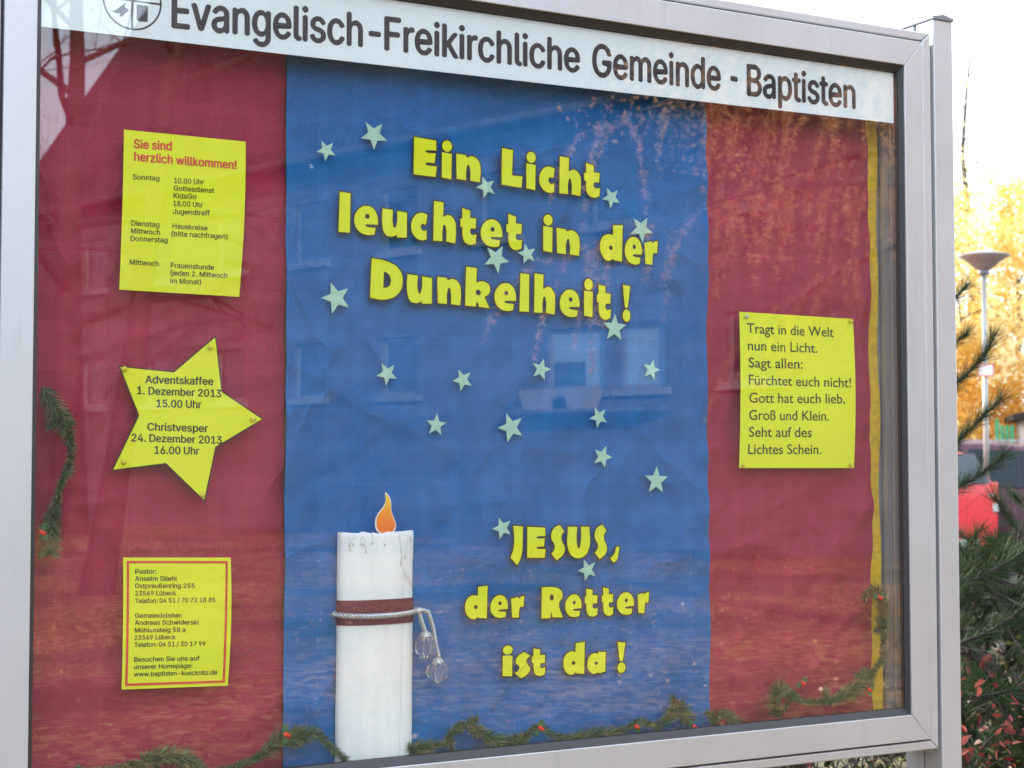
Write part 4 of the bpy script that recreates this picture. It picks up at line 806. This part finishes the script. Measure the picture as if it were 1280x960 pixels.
# red-leaved shrubs in front of and under the case
def shrub(base, seed, h, w, nst, leafm, label, nleaf=500, leaf=.035, name='barberry_shrub', group='red leaved shrubs below the case'):
    rs = random.Random(seed); rg = np.random.default_rng(seed); s_ = thing(name, label, 'shrub', base, 0, group); b = MB(); tips = []
    for k in range(nst):
        a = rs.uniform(0, 2*PI); branchy(b, Vector((rs.gauss(0, w*.15), rs.gauss(0, w*.15), -.03)), Vector((math.cos(a)*w/h*.7, math.sin(a)*w/h*.7, 1)).normalized(), h*rs.uniform(.6, 1), .007, 2, rs, tips, .7, .0, 4, 3)
    b.build('stems', M['barkdark'], s_); T_ = np.array([tuple(p) for p, _ in tips]); C_ = T_[rg.integers(0, len(T_), nleaf)]+rg.normal(size=(nleaf, 3))*.035
    C_[:, 1] = np.where(C_[:, 1]+base[1] < .14, .28-base[1]*2-C_[:, 1]+0*C_[:, 1], C_[:, 1]) if base[0] < 1.9 else C_[:, 1]
    C_ = C_[C_[:, 2] < h*1.05]; o = quads(leaf_ovals(C_, leaf, rg), 'leaves', leafm, s_); o['kind'] = 'stuff'
shrub((2.02, .22, 0), 1, .86, .55, 14, M['redleaf'], 'red leaved shrub at the lower right corner in front of the pine', 2600, .030)
shrub((2.55, 1.0, 0), 2, .66, .5, 9, M['gleaf'], 'olive leaved shrub beside the post foot, under the pine', 800, .028, 'olive_shrub', None)
for k in range(9):
    m_ = [M['redleaf'], M['gleaf'], M['dleaf']][k % 3]; x = -.9+k*.33
    shrub((x, .85+.12*math.sin(k*2.1), 0), 20+k, .92, .42, 16, m_, ['red', 'olive', 'dull red'][k % 3]+' shrub under the display case, number %d from its left end' % (k+1) if False else
          ['sparse red leaved shrub behind the case below its left corner', 'olive shrub behind the case, below the contact notice', 'dark leaved shrub behind the case below the candle', 'reddish shrub behind the case below the word ist', 'olive shrub behind the case below the word da',
           'dark leaved shrub behind the case below the edge of the blue paper', 'reddish shrub showing below the verse notice', 'olive shrub showing under the lower right frame', 'dark leaved shrub showing just left of the post foot'][k], 1500, .027, 'olive_shrub' if k % 3 == 1 else 'barberry_shrub')

# ------------------------------------------------------------------ street lamp, sign, gate
lamp = thing('street_lamp', 'slim street lamp with a wide flat dish head in front of golden trees', 'street lamp', (12.49, 11.27, 0))
b = MB(); b.tube([(0, 0, -.2), (0, 0, 3.70)], [.036, .030], 12); b.build('pole', M['lampmetal'], lamp, smooth=True)
b = MB(); b.lathe([(.030, 3.68), (.062, 3.68), (.066, 3.735), (.05, 3.74)], n=20); b.build('collar', M['cap'], lamp, smooth=True)
b = MB(); b.lathe([(.075, 3.74), (.12, 3.77), (.21, 3.85), (.31, 3.905), (.315, 3.915), (.20, 3.945), (.09, 3.968), (1e-3, 3.972)], n=32); b.build('lamp_shade', M['lampmetal'], lamp, smooth=True)
def facing(nm, lab, cat, loc, rz): return thing(nm, lab, cat, loc, rz)
sg = facing('sign', 'small white sign with a red edge fixed to the lamp pole', 'sign', (12.465, 11.235, 2.53), math.radians(-44))
b = MB(); b.box(-.095, .095, -.010, -.004, -.075, .075); b.build('sign_plate', M['signred'], sg)
b = MB(); b.box(-.082, .082, -.013, -.0105, -.062, .062); b.build('sign_face', M['signwhite'], sg)
gt = thing('green_gate', 'narrow green slatted gate above the maroon car roof', 'gate', (18.35, 16.8, 0), math.radians(-42))
for k in range(4):
    b = MB(); b.box(-.13+k*.08, -.13+k*.08+.06, -.015, .015, .1, 2.02 if k else 2.12); b.build('slat', M['greenpaint'], gt)
b = MB(); b.box(-.14, .18, .016, .05, .4, .47); b.box(-.14, .18, .016, .05, 1.6, 1.67); b.build('gate_rail', M['greenpaint'], gt)
wl_ = thing('grey_hut', 'small grey hut beside the green gate', 'hut', (19.62, 15.75, 0), math.radians(-42))
b = MB(); b.box(-1.3, 1.3, 0, 2, 0, 2.1); b.build('wall', M['backboard'], wl_); b = MB(); b.prism_y([(-1.5, 2.1), (1.5, 2.1), (1.5, 2.2), (0, 2.5), (-1.5, 2.2)], -.2, 2.2); b.build('roof', M['rooftile'], wl_)
b = MB(); b.box(-.9, -.2, -.02, -.002, .02, 1.9); b.build('door', M['whiteframe'], wl_)

# ------------------------------------------------------------------ cars
def car(name, label, origin, heading, paintm, st, W, wheels, sidewin, rear, group='cars in the car park'):
    """st: stations (x from rear, z_low, z_belt, z_roof, half width belt, half width roof)"""
    c = thing(name, label, 'car', origin, heading, group); b = MB(); n = 11
    for (x, zl, zb, zr, wb, wr) in st:
        ring_ = [(x, -wb*.90, zl), (x, -wb*.99, zl+.18), (x, -wb, (zl+zb)/2+.05), (x, -wb*.965, zb), (x, -wr, zr-.05), (x, -wr*.82, zr), (x, 0, zr+.015)]
        ring_ += [(p[0], -p[1], p[2]) for p in ring_[-2::-1]]; n = len(ring_); b.v += ring_
    m = len(st)
    for i in range(m-1):
        for k in range(n-1): b.f.append((i*n+k, (i+1)*n+k, (i+1)*n+k+1, i*n+k+1))
        b.f.append((i*n+n-1, (i+1)*n+n-1, (i+1)*n, i*n))
    b.f.append(tuple(range(n))); b.f.append(tuple((m-1)*n+k for k in range(n-1, -1, -1))); b.mi = [0]*len(b.f)
    bo = b.build('body', paintm, c, smooth=True); bv = bo.modifiers.new('sub', 'SUBSURF'); bv.levels = bv.render_levels = 2
    for s in (-1, 1):
        for poly in sidewin:
            b = MB(); P = [(x, s*(wy+.004), z) for x, z, wy in poly]; b.add(P, [tuple(range(len(P)))]); b.build('side_window', M['carglass'], c)
    for x in wheels:
        for s in (-1, 1):
            w_ = thing('wheel', None, None, (x, s*(W/2-.10), .31)); w_.parent = c
            b = MB(); b.lathe([(.19, -.1), (.29, -.1), (.31, -.07), (.31, .07), (.29, .1), (.19, .1)], n=24); t2 = b.build('tyre', M['tyre'], w_, smooth=True); t2.rotation_euler = (PI/2, 0, 0)
            b = MB(); b.lathe([(.001, s*-.09), (.05, s*-.09), (.16, s*-.075), (.195, s*-.095), (.195, s*.0)], n=20); t2 = b.build('rim', M['rim'], w_, smooth=True); t2.rotation_euler = (PI/2, 0, 0)
    rear(c); return c
def red_rear(c):
    b = MB(); b.add([(-.030, -.56, 1.19), (-.030, .56, 1.19), (.12, .46, 1.53), (.12, -.46, 1.53)], [(3, 2, 1, 0)]); b.build('rear_window', M['carglass'], c)
    for s in (-1, 1):
        b = MB(); b.box(-.020, .03, min(s*.60, s*.76), max(s*.60, s*.76), .98, 1.20); b.build('tail_lamp', M['taillamp'], c, bevel=.02)
        b = MB(); b.box(-.024, .03, min(s*.62, s*.75), max(s*.62, s*.75), .86, .96); b.build('reversing_lamp', M['signwhite'], c, bevel=.01)
    b = MB(); b.box(-.050, .0, -.26, .26, .46, .57); b.build('number_plate', M['plate'], c, bevel=.004)
    b = MB(); b.box(-.065, .12, -.80, .80, .30, .43); b.build('bumper', M['redpaint'], c, bevel=.03)
    b = MB(); b.box(-.027, -.005, -.66, -.50, 1.04, 1.065); b.build('badge', M['rim'], c)
    b = MB(); b.box(-.03, .0, -.02, .02, 1.13, 1.17); b.build('wiper_arm', M['black'], c)
redst = [(-.02, .42, 1.10, 1.15, .70, .62), (.0, .34, 1.14, 1.22, .80, .66), (.12, .30, 1.14, 1.50, .84, .56), (.35, .28, 1.12, 1.60, .85, .58), (1.2, .27, 1.08, 1.63, .86, .60), (2.2, .27, 1.02, 1.58, .86, .59), (2.85, .27, .98, 1.08, .86, .70), (3.6, .28, .86, .92, .84, .70), (3.9, .34, .70, .74, .74, .6)]
hd = math.atan2(.962, -.275)
car('hatchback_car', 'bright red hatchback seen from behind beside the post', (11.42, 10.55, .0), hd, M['redpaint'], redst, 1.70, (.55, 3.05),
    [[(.45, 1.13, .83), (1.25, 1.10, .83), (1.25, 1.50, .66), (.60, 1.49, .66)], [(1.32, 1.10, .83), (2.60, 1.03, .83), (2.1, 1.46, .66), (1.32, 1.50, .66)]], red_rear)
def mar_rear(c):
    b = MB(); b.add([(-.008, -.58, 1.10), (-.008, .58, 1.10), (.10, .54, 1.52), (.10, -.54, 1.52)], [(3, 2, 1, 0)]); b.build('rear_window', M['carglass'], c)
    for s in (-1, 1):
        b = MB(); b.box(-.02, .05, min(s*.70, s*.82), max(s*.70, s*.82), .80, 1.25); b.build('tail_lamp', M['taillamp'], c, bevel=.02)
        b = MB(); b.box(.5, 2.9, s*.60-.012, s*.60+.012, 1.70, 1.72); b.build('roof_rail', M['rim'], c)
        b = MB(); b.box(.3, 4.0, s*.872-.006, s*.872+.006, .62, .68); b.build('side_strip', M['black'], c)
mst = [(-.02, .45, 1.05, 1.12, .72, .62), (.0, .36, 1.07, 1.20, .82, .66), (.10, .30, 1.08, 1.52, .86, .62), (.30, .28, 1.08, 1.66, .87, .64), (1.4, .27, 1.07, 1.71, .88, .66), (2.6, .27, 1.06, 1.67, .88, .64), (3.3, .27, 1.04, 1.12, .87, .74), (4.1, .28, .92, .98, .85, .72), (4.45, .36, .74, .80, .76, .6)]
car('estate_car', 'dark maroon estate car parked side on behind the red hatchback', (13.05, 14.35, 0), math.radians(-44), M['maroon'], mst, 1.76, (.75, 3.5),
    [[(.62, 1.10, .845), (1.45, 1.10, .845), (1.45, 1.60, .71), (.72, 1.58, .71)], [(1.53, 1.10, .845), (2.98, 1.10, .845), (2.45, 1.56, .71), (1.53, 1.60, .71)]], mar_rear)

# ------------------------------------------------------------------ across the lawn: the house mirrored in the glass
HO = Vector((9.9586, -27.3397, 0)); HR = math.atan2(.947, .3213)
house = thing('house', 'long pale two storey house with a steep dark tiled roof mirrored in the glass', 'house', HO, HR)
S0, S1, EZ, DEP = -11.3, 13.5, 7.30, 11.0
wins = []
for k in range(-4, 5):
    x0 = .0+k*2.62-.45
    if x0 < S0+.6 or x0+1 > S1: continue
    wins.append((x0, x0+1.0, 5.40, 6.60))
    if k < 2: wins.append((x0, x0+1.0, 2.66, 3.76))
wins += [(6.42, 7.74, 2.62, 3.70), (8.05, 9.0, 2.62, 3.70), (10.2, 11.2, 2.66, 3.76)]
# facade wall with real openings, built as a grid of piers and bands
xs = sorted({S0, S1, *[w[0] for w in wins], *[w[1] for w in wins]}); zs = sorted({0, EZ, *[w[2] for w in wins], *[w[3] for w in wins]})
b = MB()
for i in range(len(xs)-1):
    for j in range(len(zs)-1):
        cx_, cz2 = (xs[i]+xs[i+1])/2, (zs[j]+zs[j+1])/2
        if not any(w[0] < cx_ < w[1] and w[2] < cz2 < w[3] for w in wins): b.box(xs[i], xs[i+1], -.30, 0, zs[j], zs[j+1])
for x in (S0, S1-.3): b.box(x, x+.3, -DEP, -.30, 0, EZ)
b.box(S0+.3, S1-.3, -DEP, -DEP+.3, 0, EZ)
gz = EZ+DEP/2*1.44
for x in (S0, S1-.3): b.add([(x, 0, EZ), (x, -DEP, EZ), (x, -DEP/2, gz), (x+.3, 0, EZ), (x+.3, -DEP, EZ), (x+.3, -DEP/2, gz)], [(0, 1, 2), (5, 4, 3), (0, 2, 5, 3), (1, 4, 5, 2)])
b.build('wall', M['render'], house)
b = MB(); y1 = .5; z1 = EZ+.10; ry, rz_ = -DEP/2, EZ+.10+(DEP/2+.5)*1.44; X0, X1 = S0-.05, S1+.2; th = .16
b.add([(X0, y1, z1), (X1, y1, z1), (X1, ry, rz_), (X0, ry, rz_), (X0, y1, z1-th), (X1, y1, z1-th), (X1, ry, rz_-th*1.6), (X0, ry, rz_-th*1.6), (X0, -DEP-.5, z1), (X1, -DEP-.5, z1), (X1, -DEP-.5, z1-th), (X0, -DEP-.5, z1-th)],
      [(0, 1, 2, 3), (5, 4, 7, 6), (4, 5, 1, 0), (4, 0, 3, 7), (1, 5, 6, 2), (3, 2, 9, 8), (7, 11, 10, 6), (8, 9, 10, 11), (3, 8, 11, 7), (2, 6, 10, 9)])
rf = b.build('roof', M['rooftile'], house)
b = MB(); b.tube([(X0, .56, z1-.06), (X1, .56, z1-.06)], .075, 10); b.build('gutter', M['gutter'], house, smooth=True)
b = MB(); b.box(2.0, 2.8, -5, -4.2, gz-1.5, gz+1.1); b.build('chimney', M['render'], rf)
for (x0, x1, z0, z1_) in wins:
    f = MB(); t_ = .07
    f.box(x0, x1, -.16, -.08, z0, z0+t_); f.box(x0, x1, -.16, -.08, z1_-t_, z1_); f.box(x0, x0+t_, -.16, -.08, z0+t_, z1_-t_); f.box(x1-t_, x1, -.16, -.08, z0+t_, z1_-t_); 
    w_ = f.build('window', M['whiteframe'], house); g = MB(); g.box(x0+.02, x1-.02, -.13, -.12, z0+.02, z1_-.02)
    big = x0 > 6 and z0 < 3 and x0 < 9
    g.build('pane', M['skypane'] if big else M['pane'], w_)
    s_ = MB(); s_.box(x0-.12, x1+.12, -.08, .09, z0-.12, z0-.002); s_.build('sill', M['whiteframe'], w_)
b = MB(); b.box(6.45, 7.2, -.118, -.112, 2.70, 3.12); b.build('dark_open_part', M['pane'], house)  # dark sheet standing in for the open part of the bright window
for x, lab in ((6.12, 'white trapezoid planter on the ledge left of the bright window'), (7.14, 'white trapezoid planter on the ledge under the bright window')):
    b = MB(); b.prism_y([(x+.10, 2.30), (x+.52, 2.30), (x+.62, 2.64), (x, 2.64)], .10, .40)
    o = b.build('planter', M['planter']); o.location = HO; o.rotation_euler = (0, 0, HR); tag(o, lab, 'planter', 'planters on the house ledge')
b = MB(); b.box(5.9, 9.2, .092, .45, 2.24, 2.298); b.build('ledge', M['render'], house)

# trees on the lawn side (mirrored in the glass)
tree('bare_tree', (2.75, -14.9, 0), 11, 31, 'big bare tree with a thick dark trunk mirrored at the left of the glass', None, M['barkdark'], 0, 0, (.50, 1), 2.5, .17, kids=3, lev=5, limbs=15, lean=(.13, .033))
tree('bare_tree', (5.6, -29.0, 0), 15, 33, 'tall bare tree against the sky mirrored in the upper left corner of the glass', None, M['barkdark'], 0, 0, (.25, 1), 5.2, .36, kids=4, lev=4, limbs=16)
larch = thing('larch_tree', 'orange autumn larch with drooping twigs mirrored in the upper right of the glass', 'larch tree', (7.6, -6.4, 0))
rs = random.Random(77); rg = np.random.default_rng(77); b = MB(); b.tube([(0, 0, -.2), (0, .05, 3), (.05, 0, 6), (0, 0, 9)], [.2, .16, .1, .02], 10); b.build('trunk', M['bark'], larch, smooth=True)
b = MB(); As = []; Ds = []
for k in range(44):
    z = 2.9+6*(k+.5)/44; a = k*2.39996; L = (3.7-(z-2.9)*.50)*rs.uniform(.8, 1.05); d = Vector((math.cos(a), math.sin(a), 0)); pts = []
    for i in range(9):
        s = i/8; pts.append(Vector((0, 0, z))+d*L*s+Vector((rs.gauss(0, .05), rs.gauss(0, .05), .35*L*(s*.5-s*s)*1.0)))
    b.tube(pts, [.035*(1-.85*i/8) for i in range(9)], 5, cap=False)
    for j in range(int(16*L/3+6)):
        s = rs.uniform(.2, 1); i = min(7, int(s*8)); p = pts[i].lerp(pts[i+1], s*8-i); q = [p]; h_ = rs.uniform(.25, .95); dx = Vector((rs.gauss(0, .35), rs.gauss(0, .35), 0))+d*.25
        for m_ in range(1, 6): q.append(p+dx*h_*(m_/5)**.6+Vector((0, 0, -h_*(m_/5)**1.6)))
        b.tube(q, [.006, .005, .004, .004, .003, .002], 3, cap=False)
        for m_ in range(int(h_*60)):
            t0 = rs.uniform(.05, 1)*5; i2 = min(4, int(t0)); pp = q[i2].lerp(q[i2+1], t0-i2); nb = 5
            As += [tuple(pp)]*nb; 
            for _ in range(nb): Ds.append((rs.gauss(0, 1), rs.gauss(0, 1), rs.gauss(-.3, 1)))
b.build('branches', M['bark'], larch); As = np.array(As); Ds = np.array(Ds); Ds /= np.linalg.norm(Ds, axis=1)[:, None]
o = quads(blades(As, Ds, rg.uniform(.025, .055, len(As)), .009, rg), 'larch_needles', M['larch'], larch); o['kind'] = 'stuff'
SH = 'bare trees at the left whose shadows cross the lawn'
for i, (x, y, h_, lb) in enumerate([(-9, 3.5, 12, 'nearest bare tree left of the display case'), (-13, -2.5, 13, 'bare tree farther left beside the lawn'), (-6.5, -4.5+1.2, 10, 'slender bare tree at the lawn edge left of the camera'), (-15, 6, 14, 'tall bare tree far left behind the display case')]):
    tree('bare_tree', (x, y, 0), h_, 50+i, lb, None, M['barkdark'], 0, 0, (.3, 1), h_*.3, .2, kids=3, lev=4, limbs=12, group=SH)
for i, (x, y, h_, w_) in enumerate([(-8.5, 2.2, 3.6, 1.1), (-5.4, 4.4, 4.2, 1.3), (-3.0, 5.6, 3.4, 1.1), (-11.5, -1.5, 4.4, 1.4), (-.4, 6.4, 4.0, 1.2)]):  # unseen yews, added so that more of the lawn lies in shadow
    e_ = thing('shade_yew', ['added dark conical shade yew left of the display case', 'added broad dark shade yew behind the left post', 'added smaller dark shade yew behind the red paper side', 'added big dark shade yew at the far left lawn edge', 'added dark shade yew hidden behind the blue paper'][i], 'bush', (x, y, 0), 0, 'dark unseen yews added to shade the lawn')
    rg = np.random.default_rng(60+i); n = 16000; hz = rg.uniform(0, 1, n); a = rg.uniform(0, 2*PI, n); rr = w_*(1-hz**1.7)**.6*rg.uniform(.55, 1, n)*(1+.18*np.sin(a*5+hz*9))
    o = quads(leaf_quads(np.stack([rr*np.cos(a), rr*np.sin(a), .1+hz*h_], 1), .10, rg), 'foliage', M['needle'], e_); o['kind'] = 'stuff'
    b = MB(); b.tube([(0, 0, -.2), (0, 0, h_*.9)], [.12, .02], 8); b.build('trunk', M['barkdark'], e_)
tree('golden_tree', (14.0, -11.6, 0), 13.5, 91, 'dense brown golden tree mirrored behind the larch at the upper right', M['larch'], M['barkdark'], 46000, .09, (.36, 1), 4.0, .24, lev=4)
for i, (x, y, h_, w_) in enumerate([(-13, -14, 12, 3.0), (-7.5, -19, 13, 3.2), (-2.5, -24, 11, 2.8), (-18, -6, 11, 3.0), (19, -8, 12, 3.2)]):  # out-of-view spruces added to block sky light near the horizon
    e_ = thing('screen_spruce', ['added dark screening spruce beyond the lawn, left of the view', 'tallest added dark screening spruce beyond the lawn', 'added dark screening spruce beyond the lawn next to the house', 'added dark screening spruce at the far left of the lawn', 'added dark screening spruce far right beyond the golden tree'][i], 'tree', (x, y, 0), 0, 'dark unseen spruces added to block low sky light')
    rg = np.random.default_rng(80+i); n = 14000; hz = rg.uniform(0, 1, n)**1.2; a = rg.uniform(0, 2*PI, n); rr = w_*(1-hz)**.85*rg.uniform(.35, 1, n)*(.75+.3*np.sin(hz*58))
    o = quads(leaf_quads(np.stack([rr*np.cos(a), rr*np.sin(a), .6+hz*h_-rr*.25], 1), .30, rg), 'foliage', M['needle'], e_); o['kind'] = 'stuff'
    b = MB(); b.tube([(0, 0, -.2), (0, 0, h_*.95)], [.2, .02], 8); b.build('trunk', M['barkdark'], e_)
# fallen leaves on the lawn
rg = np.random.default_rng(3); n = 22000; C_ = np.stack([rg.uniform(-1.5, 15, n), -4.5-22*rg.uniform(0, 1, n)**1.0, rg.uniform(.008, .03, n)], 1)
d = rg.normal(size=(n, 3)); d[:, 2] *= .28; d /= np.linalg.norm(d, axis=1)[:, None]; e = rg.normal(size=(n, 3)); e[:, 2] *= .3; e -= (e*d).sum(1)[:, None]*d; e /= np.linalg.norm(e, axis=1)[:, None]
s = rg.uniform(.018, .045, n)[:, None]; C_ = C_[(np.sin(C_[:, 1]*1.1+np.sin(C_[:, 0]*.5))+rg.normal(size=n)*.6) > -.1]; d, e, s = d[:len(C_)], e[:len(C_)], s[:len(C_)]; o = quads(np.stack([C_-d*s*.5, C_+e*s*.35, C_+d*s*.5, C_-e*s*.35], 1), 'fallen_leaves', M['litter']); tag(o, 'orange brown fallen leaves strewn over the lawn', 'leaves', kind='stuff')
